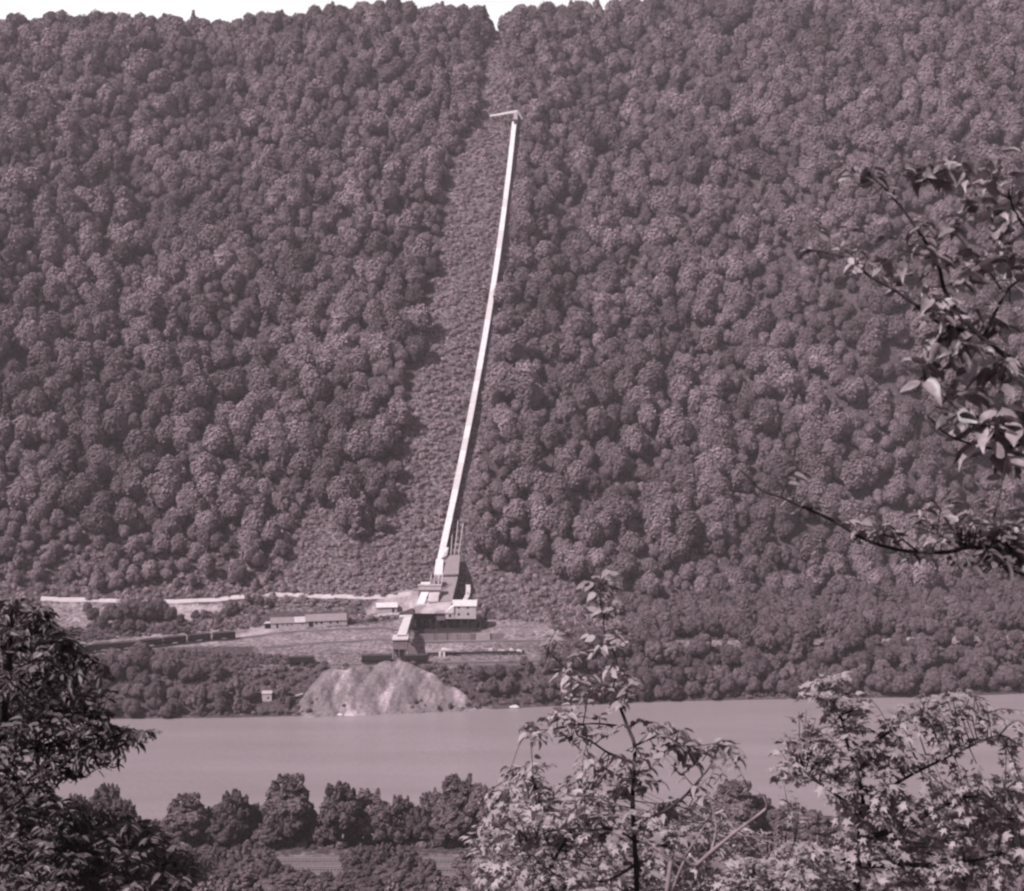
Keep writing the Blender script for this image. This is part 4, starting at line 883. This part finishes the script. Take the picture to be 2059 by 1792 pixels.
# scrub in front of the tracks and the tree tops of the slope below the camera
FS = [(655,1762,352,46),(700,1770,350,60),(775,1740,352,60),(800,1730,354,56),(842,1758,350,70),(612,1748,353,50),(505,1735,353,70),(450,1742,352,60),(560,1765,348,60),(900,1765,345,70),(350,1722,352,60),(400,1728,350,56),(540,1722,354,44),(575,1740,354,40),(720,1722,354,50),(745,1735,352,50),(820,1716,356,54),(858,1728,354,44),(380,1705,357,40),(470,1712,356,44),(690,1752,350,40),(960,1740,350,60),(640,1775,346,60),(745,1775,346,50),(830,1780,346,60)]
for i,(vx,tp,y,wd_) in enumerate(FS): near_tree(vx, tp, y-4 if y < 355 else y, (0,3,1,2,4)[i%5], wd_*(.8,1.2,1.0,.9,1.3)[(i*3)%5], 'beside the near railway', 'bushes beside the near railway', 'leafy_bush')
FS2 = [(430,1706,56),(482,1700,50),(532,1708,50),(722,1702,60),(768,1697,52),(812,1704,58),(948,1706,60)]
for i,(vx,tp,wd_) in enumerate(FS2): near_tree(vx, tp, 354.5-(i%3), (3,0,4,1)[i%4], wd_*1.15, 'beside the near railway', 'bushes beside the near railway', 'leafy_bush')
ST = [(340,1725,300,120),(430,1768,260,150),(520,1785,230,140),(290,1700,280,110),(620,1782,250,110),(700,1792,220,120),(800,1785,240,130),(890,1780,260,120),(960,1775,230,150),(1480,1700,250,170),(1560,1680,270,150),(1400,1720,240,150),(1640,1700,240,160),(1100,1760,220,160),(220,1680,240,150),(1240,1780,200,160)]
for i,(vx,tp,y,wd_) in enumerate(ST): near_tree(vx, tp, y, (1,0,3)[i%3], wd_*1.1, 'on the near slope', 'tree tops of the near slope')

# ------------------------------------------------------------------ foreground plants with real leaves
def leaf_ovate(w_=.5):
    # along +x (length 1), folded along the midrib, tip drooping
    xs = (0,.12,.32,.58,.82,1.0); hw = (0,.30,.48,.42,.2,0); v = []; f = []
    for i,x in enumerate(xs): v.append((x,0,-.18*x*x))
    for i in range(1,5): v.append((xs[i], hw[i]*w_, -.18*xs[i]**2+.07)); 
    for i in range(1,5): v.append((xs[i],-hw[i]*w_, -.18*xs[i]**2+.07))
    L_ = lambda i: 5+i; R2 = lambda i: 9+i
    f += [(0,1,L_(1)),(0,R2(1),1),(4,5,L_(4)),(4,R2(4),5)]
    for i in range(1,4): f += [(i,i+1,L_(i+1)),(i,L_(i+1),L_(i)),(i,R2(i+1),i+1),(i,R2(i),R2(i+1))]
    return np.array(v), np.array(f)
def leaf_maple():
    pts = [(0,0)]; 
    for a,r_ in ((-150,.32),(-118,.62),(-88,.36),(-62,.85),(-30,.42),(0,1.05),(30,.42),(62,.85),(88,.36),(118,.62),(150,.32)): pts.append((math.cos(R_(a))*r_*.62+.35, math.sin(R_(a))*r_*.62))
    v = [(.35,0,0)]+[(x,y,-.10*((x-.35)**2+y*y)*2+.03*math.sin(9*y)) for x,y in pts]
    n_ = len(v)-1; f = [(0,1+i,1+(i+1)%n_) for i in range(n_)]
    return np.array(v), np.array(f)
LV = {'ovate':leaf_ovate(.72),'maple':leaf_maple(),'narrow':leaf_ovate(.5)}
class Plant:
    def __init__(s, name, root, label, cat, group=None, seed=1):
        s.root = Vector(root); s.e = empty(name, root, label, cat, group); s.wood = MB(); s.P = []; s.r = random.Random(seed); s.np = np.random.default_rng(seed); s.skel = []; s.kinds = {}
    def limb(s, pts, r0, r1, n=7, wob=.0):
        pts = [Vector(p) for p in pts]; out = []
        for i in range(len(pts)-1):
            a,b = pts[i],pts[i+1]; p0 = pts[max(i-1,0)]; p3 = pts[min(i+2,len(pts)-1)]; k = 5
            for j in range(k):
                t = j/k; q = .5*((2*a)+(b-p0)*t+(2*p0-5*a+4*b-p3)*t*t+(-p0+3*a-3*b+p3)*t**3); out.append(q+Vector([s.r.uniform(-wob,wob) for _ in range(3)]))
        out.append(pts[-1]); m = len(out)
        s.wood.tube([p-s.root for p in out], [r0+(r1-r0)*i/(m-1) for i in range(m)], n); s.skel += out; return out
    def leaf(s, p, d, kind, L):
        s.kinds.setdefault(kind, []).append((tuple(p), tuple(d), L))
    def twig(s, a, b, kind, L, nl, r0=.006, droop=.1, spread=1.):
        a = Vector(a); b = Vector(b); mid = (a+b)/2+Vector((0,0,(b-a).length*.08)); s.wood.tube([a-s.root, mid-s.root, b-s.root], [r0, r0*.7, r0*.35], 4)
        d = (b-a).normalized()
        for i in range(nl):
            t = .35+.65*(i+s.r.random()*.5)/nl; p = a.lerp(b, min(t,1)) + (mid-(a+b)/2)*(4*t*(1-t) if t<1 else 0)
            side = d.cross(Vector((0,0,1))); side = side.normalized() if side.length > .1 else Vector((1,0,0))
            q = (d*s.r.uniform(.1,.8)+side*(1 if i%2 else -1)*s.r.uniform(.4,1.1)*spread+Vector((0,0,s.r.uniform(-.5,.25)-droop))).normalized()
            s.leaf(p+q*L*.15, q, kind, L*s.r.uniform(.65,1.2))
    def fill(s, poly, n, y0, y1, kind, L, nl, tw, r0=.006, droop=.1, skel=None):
        """twigs ending inside an outline, each springing from the nearest wood"""
        xs = [q[0] for q in poly]; ys = [q[1] for q in poly]; c = 0; sk = skel or s.skel
        while c < n:
            vx, vy = s.r.uniform(min(xs),max(xs)), s.r.uniform(min(ys),max(ys))
            if not inpoly([vx],[vy],poly)[0]: continue
            c += 1; b = P(vx, vy, s.r.uniform(y0,y1)); k = min(sk, key=lambda q: (q-b).length_squared); v = b-k; l_ = v.length
            a = k if l_ < tw else b - (v/l_*.8+Vector((0,0,.25))).normalized()*tw
            if l_ > tw*1.3 and s.r.random() < .3: s.wood.tube([k-s.root,(k+a)/2-s.root+Vector((0,0,l_*.05)),a-s.root], [r0*.5,r0*.45,r0*.4], 4)
            s.twig(a, b, kind, L, nl, r0, droop)
    def done(s, wood_m, leaf_m, wname='trunk', lname='crown'):
        s.wood.build(wname, wood_m, s.e, True)
        Vs = []; Fs = []; nb = 0
        for kind, ls in s.kinds.items():
            lv, lf = LV[kind]; n_ = len(ls); p = np.array([q[0] for q in ls])-np.array(s.root); d = np.array([q[1] for q in ls]); L_ = np.array([q[2] for q in ls])
            d /= np.linalg.norm(d,axis=1)[:,None]; up = np.array((0,0,1.))+s.np.normal(size=(n_,3))*.42; yv = np.cross(up, d); yv /= np.linalg.norm(yv,axis=1)[:,None]; zv = np.cross(d, yv)
            bend = s.np.uniform(-.4,3.6,(n_,1))
            q = lv[None]*L_[:,None,None]
            V_ = p[:,None]+q[:,:,[0]]*d[:,None]+q[:,:,[1]]*yv[:,None]*s.np.uniform(.75,1.05,(n_,1,1))+q[:,:,[2]]*bend[:,None]*zv[:,None]
            Vs.append(V_.reshape(-1,3)); Fs.append((lf[None]+np.arange(n_)[:,None,None]*len(lv)).reshape(-1,3)+nb); nb += n_*len(lv)
        me = mknp(lname, np.concatenate(Vs), np.concatenate(Fs), leaf_m); o = bpy.data.objects.new(lname, me); COL.objects.link(o); o.parent = s.e
        return s.e

# sapling in the middle: thin dark leader, oval leaves
gz = lambda x, y: Tz(x, y)-.15
bx = P(1278,1790,13).x
S = Plant('leafy_sapling', (bx,13,gz(bx,13)), 'tall thin sapling with big oval leaves in the lower middle, in front of the river', 'sapling', seed=4)
main = S.limb([(bx,13,gz(bx,13)),(bx+.02,13,(gz(bx,13)+P(1280,1790,13).z)/2),P(1280,1790,13),P(1276,1700,13),P(1272,1610,13),P(1274,1560,13),P(1276,1500,13),P(1262,1462,13.1),P(1246,1420,13.1),P(1232,1385,13.2),P(1190,1372,13.2),P(1140,1345,13.2),P(1095,1302,13.2)], .03, .007)
S.limb([P(1272,1534,13),P(1225,1515,12.9),P(1190,1492,12.8),P(1160,1478,12.8)], .014, .006)
S.limb([P(1271,1577,13),P(1235,1555,13.2),P(1190,1530,13.3),P(1150,1490,13.3)], .012, .005)
S.limb([P(1276,1655,13),P(1330,1635,12.8),P(1372,1605,12.7),P(1400,1575,12.6),P(1425,1545,12.6),P(1436,1520,12.6)], .018, .006)
S.limb([P(1276,1690,13),P(1240,1672,12.8),P(1190,1668,12.6),P(1120,1668,12.5),P(1060,1690,12.4)], .016, .005)
S.limb([P(1276,1740,13),P(1215,1772,12.7),P(1130,1765,12.5),P(1070,1720,12.4)], .016, .005)
S.limb([P(1232,1385,13.2),P(1240,1330,13.2),P(1215,1270,13.2),P(1215,1215,13.2),P(1205,1170,13.3)], .011, .004)
S.limb([P(1276,1500,13),P(1330,1480,12.9),P(1380,1500,12.8),P(1440,1495,12.7)], .012, .004)
S.limb([P(1262,1462,13.1),P(1190,1455,13.1),P(1120,1465,13.1),P(1060,1470,13.2)], .011, .004)
S.limb([P(1276,1690,13),P(1330,1700,12.8),P(1390,1680,12.6),P(1430,1640,12.5)], .014, .005)
for poly,n_ in (([(1160,1150),(1240,1140),(1262,1180),(1240,1225),(1165,1200)],14),([(1190,1210),(1250,1210),(1255,1250),(1180,1240)],3),([(1100,1270),(1230,1240),(1290,1300),(1180,1330),(1110,1310)],12),
                ([(1130,1340),(1240,1330),(1310,1360),(1290,1420),(1150,1420),(1120,1380)],22),([(1040,1455),(1130,1420),(1270,1440),(1240,1490),(1100,1500),(1040,1490)],24),
                ([(1270,1440),(1360,1450),(1410,1500),(1400,1560),(1300,1540),(1270,1500)],24),([(1140,1520),(1270,1510),(1290,1580),(1150,1610)],16),
                ([(1380,1480),(1480,1490),(1500,1530),(1400,1550)],12),([(1290,1560),(1440,1560),(1450,1640),(1290,1640)],16),([(1060,1570),(1280,1580),(1290,1680),(1000,1680)],32)):
    S.fill(poly, n_, 12.5, 13.6, 'ovate', .11, 6, .45, .006, .15)
for poly,n_ in (([(940,1620),(1080,1590),(1260,1640),(1290,1800),(920,1800)],64),([(1270,1640),(1400,1640),(1440,1800),(1270,1800)],34)):
    S.fill(poly, n_, 12.0, 13.9, 'maple', .125, 8, .5, .006, .2)
S.done(M_barkN, M_leafN)
# pale scrub behind its foot
bx = P(1120,1790,22).x
S = Plant('pale_bush', (bx,22,gz(bx,22)), 'pale fine-leaved bush behind the middle sapling, just above the near bank', 'bush', seed=8)
t0 = [(bx,22,gz(bx,22)),P(1110,1790,22),P(1100,1700,22),P(1080,1600,22),P(1070,1555,22)]; S.limb(t0,.07,.01); S.limb([P(1108,1760,22),P(1030,1680,22),P(990,1640,22)],.03,.01); S.limb([P(1108,1740,22),P(1160,1650,22),P(1190,1600,22)],.03,.01)
S.fill([(1000,1540),(1060,1528),(1180,1560),(1260,1640),(1280,1800),(960,1800),(930,1680),(1005,1600)], 250, 21, 23, 'narrow', .13, 9, .6, .008, .1)
S.fill([(1290,1620),(1420,1600),(1560,1700),(1560,1800),(1290,1800)], 170, 23, 26, 'narrow', .15, 9, .7, .008, .1)
S.done(M_barkN, M_leafN)

# bare diagonal sapling stems right of the middle
bx = P(1340,1800,11).x
S = Plant('bare_sapling', (bx,11,gz(bx,11)), 'thin pale bare stems reaching up to the right between the two leafy saplings', 'sapling', seed=12)
S.limb([(bx,11,gz(bx,11)),P(1340,1800,11),P(1400,1740,11),P(1470,1680,11),P(1530,1635,11),P(1542,1620,11),P(1535,1602,11)], .022, .007)
S.limb([P(1352,1790,11),P(1380,1720,11),P(1405,1680,11.1),P(1420,1655,11.1)], .012, .005)
S.limb([P(1380,1758,11),P(1330,1715,11),P(1300,1690,11.1)], .011, .005)
S.limb([P(1470,1680,11),P(1510,1682,11),P(1560,1684,11)], .007, .003)
S.limb([P(1430,1712,11),P(1440,1660,11.2),P(1425,1600,11.3),P(1415,1560,11.4)], .010, .004)
S.fill([(1400,1540),(1480,1500),(1500,1520),(1430,1600)], 4, 11, 11.4, 'ovate', .08, 4, .25, .004)
S.done(M_barkL, M_leafN)

# maple on the right
bx = P(1722,1790,12).x
S = Plant('young_maple', (bx,12,gz(bx,12)), 'young maple with star-shaped leaves at the lower right, in front of the river', 'tree', seed=21)
S.limb([(bx,12,gz(bx,12)),P(1722,1800,12),P(1724,1740,12),P(1728,1680,12),P(1735,1620,12),P(1728,1570,12.1),P(1705,1500,12.2),P(1690,1440,12.3),P(1665,1400,12.3),P(1648,1365,12.3)], .034, .006)
S.limb([P(1728,1650,12),P(1770,1600,11.9),P(1820,1565,11.8),P(1900,1525,11.7),P(1975,1490,11.7),P(2010,1478,11.7)], .02, .006)
S.limb([P(1730,1640,12),P(1690,1605,11.9),P(1640,1570,11.8),P(1610,1545,11.8)], .018, .006)
S.limb([P(1728,1690,12),P(1820,1660,12.1),P(1920,1610,12.3),P(2020,1590,12.4)], .03, .008)
S.limb([P(1728,1740,12),P(1650,1710,12),P(1600,1690,12)], .02, .006)
S.limb([P(1715,1530,12.2),P(1790,1470,12.3),P(1880,1420,12.4),P(1960,1400,12.4)], .018, .005)
S.limb([P(1728,1740,12),P(1840,1740,12),P(1960,1730,12),P(2060,1700,12)], .03, .008)
for poly,n_ in (([(1620,1360),(1700,1350),(1725,1390),(1700,1420),(1610,1400)],26),([(1610,1400),(1740,1390),(1790,1470),(1740,1560),(1580,1520),(1600,1460)],60),
                ([(1560,1480),(1680,1470),(1660,1600),(1590,1640),(1555,1560)],34),([(1700,1480),(1800,1500),(1810,1600),(1740,1650),(1660,1640)],52),
                ([(1780,1440),(1860,1380),(1960,1385),(2060,1430),(2059,1500),(1960,1490),(1850,1540),(1790,1540)],76)):
    S.fill(poly, n_, 11.5, 12.7, 'maple', .105, 8, .42, .006, .15)
S.fill([(1740,1600),(1900,1560),(2070,1560),(2070,1800),(1560,1800),(1580,1690),(1660,1700)], 330, 11.4, 14, 'maple', .11, 8, .5, .006, .15)
S.done(M_barkN, M_leafN)
bx = P(1500,1800,16).x
S = Plant('low_bush', (bx,16,gz(bx,16)), 'low leafy bush filling the bottom edge between the middle sapling and the maple', 'bush', seed=23)
S.limb([(bx,16,gz(bx,16)),P(1500,1800,16),P(1520,1760,16)], .04,.01); S.limb([P(1500,1800,16),P(1580,1750,16),P(1620,1700,16)],.03,.01)
S.fill([(1440,1730),(1560,1690),(1680,1700),(1720,1800),(1420,1800)], 90, 15, 17, 'maple', .15, 7, .5, .006, .15)
S.done(M_barkN, M_leafN)

# tree on the left edge
bx = P(-70,1790,13).x
S = Plant('broadleaf_tree', (bx,13,gz(bx,13)), 'dark leafy tree at the left edge with a spray of leaves reaching over the river', 'tree', seed=31)
S.limb([(bx,13,gz(bx,13)),P(-60,1790,13),P(-40,1640,13),P(-10,1500,13),P(10,1380,13),P(20,1280,13),P(20,1220,13)], .13, .02)
S.limb([P(-45,1660,13),P(30,1610,12.8),P(100,1560,12.7),P(160,1510,12.6),P(230,1480,12.6),P(300,1470,12.6)], .035, .006)
S.limb([P(-10,1500,13),P(60,1470,12.9),P(130,1440,12.8),P(190,1430,12.8)], .03, .007)
S.limb([P(10,1380,13),P(70,1340,12.9),P(140,1310,12.8),P(190,1330,12.7)], .025, .006)
S.limb([P(20,1280,13),P(60,1240,12.9),P(100,1230,12.8)], .015, .006)
for poly,n_,L_ in (([(-20,1195),(70,1205),(110,1240),(150,1270),(110,1290),(20,1280),(-20,1260)],46,.10),([(-20,1250),(130,1270),(200,1320),(235,1390),(170,1400),(-20,1400)],120,.10),([(-20,1380),(160,1390),(215,1440),(120,1480),(-20,1480)],90,.10),
                   ([(-20,1460),(150,1470),(250,1450),(330,1475),(280,1500),(250,1540),(150,1560),(60,1600),(-20,1620)],150,.10),([(190,1450),(320,1470),(270,1500),(190,1540)],20,.09)):
    S.fill(poly, n_, 12.3, 13.8, 'narrow', L_, 8, .42, .006, .15)
S.fill([(-20,1230),(120,1300),(180,1400),(100,1480),(-20,1480)], 70, 13.8, 15.5, 'ovate', .11, 8, .5, .006, .1)
S.done(M_barkN, M_leafD)
bx = P(60,1800,15).x
S = Plant('dark_bush', (bx,15,gz(bx,15)), 'dense dark bush filling the lower left corner below the leafy spray', 'bush', seed=33)
S.limb([(bx,15,gz(bx,15)),P(60,1800,15),P(80,1700,15),P(90,1620,15)], .06,.01); S.limb([P(62,1790,15),P(180,1700,15),P(260,1660,15)],.03,.01); S.limb([P(62,1790,15),P(-20,1700,15)],.03,.01); S.limb([P(70,1800,15),P(200,1770,15),P(330,1740,15)],.03,.01)
S.fill([(-20,1580),(80,1590),(200,1620),(290,1650),(370,1700),(400,1740),(380,1800),(-20,1800)], 620, 12.4, 16.5, 'narrow', .105, 9, .5, .006, .15)
S.done(M_barkN, M_leafD)

# big limbs entering from the right: a tree whose trunk stands outside the frame
tx = 3.6; ty = 7.2
S = Plant('overhanging_tree', (tx,ty,gz(tx,ty)), 'tree at the right edge whose dark leafy limbs hang into view over the slope', 'tree', seed=41)
S.limb([(tx,ty,gz(tx,ty)),(tx+.05,ty,-4),(tx,ty,-2),(tx-.05,ty,-.5),(tx,ty,1.2),(tx+.1,ty,2.5)], .14, .06, 9)
Y0 = 7.
S.limb([(tx,ty,-.9),P(2150,820,Y0),P(2060,742,Y0),P(2000,700,Y0),P(1945,650,Y0),P(1902,590,Y0),P(1885,530,Y0),P(1850,470,Y0),P(1810,415,Y0),P(1775,375,Y0),P(1748,352,Y0)], .017, .004)
S.limb([P(1960,670,Y0),P(1890,650,Y0-.1),P(1850,620,Y0-.1),P(1790,578,Y0-.1),P(1755,560,Y0-.1),P(1730,540,Y0-.1),P(1705,520,Y0),P(1660,508,Y0),P(1620,500,Y0),P(1594,494,Y0)], .010, .002)
S.limb([P(1975,685,Y0),P(2000,630,Y0+.1),P(2030,580,Y0+.1),P(2059,560,Y0+.1),P(2100,545,Y0+.1)], .009, .004)
S.limb([P(2130,560,Y0+.2),P(2075,480,Y0+.2),P(2040,425,Y0+.2),P(2032,402,Y0+.2)], .012, .004)
S.limb([P(1795,395,Y0),P(1805,360,Y0),P(1820,325,Y0)], .005, .002)
S.limb([P(1880,520,Y0),P(1840,510,Y0),P(1800,500,Y0)], .006, .002)
S.limb([(tx,ty,-1.6),P(2140,860,Y0),P(2080,850,Y0),P(2020,860,Y0),P(1960,850,Y0),P(1900,800,Y0),P(1860,770,Y0)], .010, .003)
S.limb([P(2140,860,Y0),P(2030,900,Y0),P(1960,895,Y0),P(1900,870,Y0),P(1860,830,Y0)], .010, .003)
low = S.limb([(tx,ty,-2.),P(2140,1150,6.6),P(2059,1122,6.6),P(2000,1108,6.6),P(1950,1100,6.6),P(1905,1110,6.6),P(1820,1108,6.6),P(1740,1085,6.6),P(1680,1050,6.6),P(1620,1022,6.6),P(1570,1000,6.6),P(1530,985,6.6),P(1500,955,6.6),P(1487,945,6.6)], .015, .003)
S.limb([P(1960,1102,6.6),P(1925,1090,6.6),P(1885,1075,6.6),P(1840,1060,6.6)], .008, .003)
S.limb([P(1930,1095,6.6),P(1905,1050,6.6),P(1880,1010,6.6),P(1862,1000,6.6)], .008, .003)
S.limb([P(1845,1108,6.6),P(1820,1090,6.5),P(1790,1065,6.5)], .006, .002)
S.limb([P(1595,1012,6.6),P(1600,975,6.6),P(1603,950,6.6)], .004, .002)
S.limb([P(2040,1118,6.6),P(2000,1050,6.7),P(2010,1000,6.7)], .01, .003)
S.limb([P(2140,1150,6.6),P(2090,1165,6.6),P(2030,1145,6.6)], .012, .004)
hi = [q for q in S.skel if q.z > -1.4]
S.fill([(1590,485),(1700,440),(1780,450),(1800,560),(1720,540),(1600,512)], 11, 6.8, 7.2, 'ovate', .075, 3, .16, .002, .05, hi)
S.fill([(1680,310),(1790,320),(1830,350),(1700,360)], 5, 6.8, 7.2, 'ovate', .075, 3, .16, .002, .05, hi)
for poly,n_,L_ in (([(1860,590),(1925,590),(1930,640),(1870,660)],8,.085),([(1840,330),(1960,290),(2070,300),(2070,420),(1960,420),(1860,400)],15,.10),([(1700,330),(1800,330),(1840,380),(1760,380)],5,.07),
                   ([(1780,440),(1900,440),(1900,560),(1800,560)],7,.085),([(1930,420),(2070,420),(2070,560),(1950,560)],12,.10),([(1690,500),(1800,510),(1850,600),(1760,580)],6,.07),
                   ([(1840,600),(1990,600),(2070,700),(1990,760),(1880,700)],13,.085),([(1850,680),(1960,700),(2070,760),(2070,960),(1930,870),(1850,800)],24,.11),([(1960,800),(2070,820),(2070,960),(1990,930)],8,.16)):
    S.fill(poly, int(n_*1.7), 6.7, 7.3, 'ovate', L_, 3, .26, .003, .12, hi)
for poly,n_,L_ in (([(1570,940),(1625,935),(1620,960),(1575,960)],1,.07),([(1580,995),(1650,1000),(1640,1030),(1590,1020)],3,.06),([(1680,1030),(1820,1035),(1830,1090),(1720,1080)],7,.07),([(1840,1000),(1960,1000),(2000,1090),(1880,1090)],14,.06),([(1940,1010),(2070,1000),(2070,1150),(1980,1140)],20,.075),([(1760,1120),(2059,1130),(2059,1160),(1900,1150)],4,.06)):
    S.fill(poly, int(n_*2), 6.45, 6.8, 'ovate', L_, 3, .18, .003, .1, low)
S.done(M_barkN, M_leafR := mat('limb foliage', .19, .7, rough=.45, var=.85, scale=5, spec=.5, trans=.12), 'trunk', 'leaves')
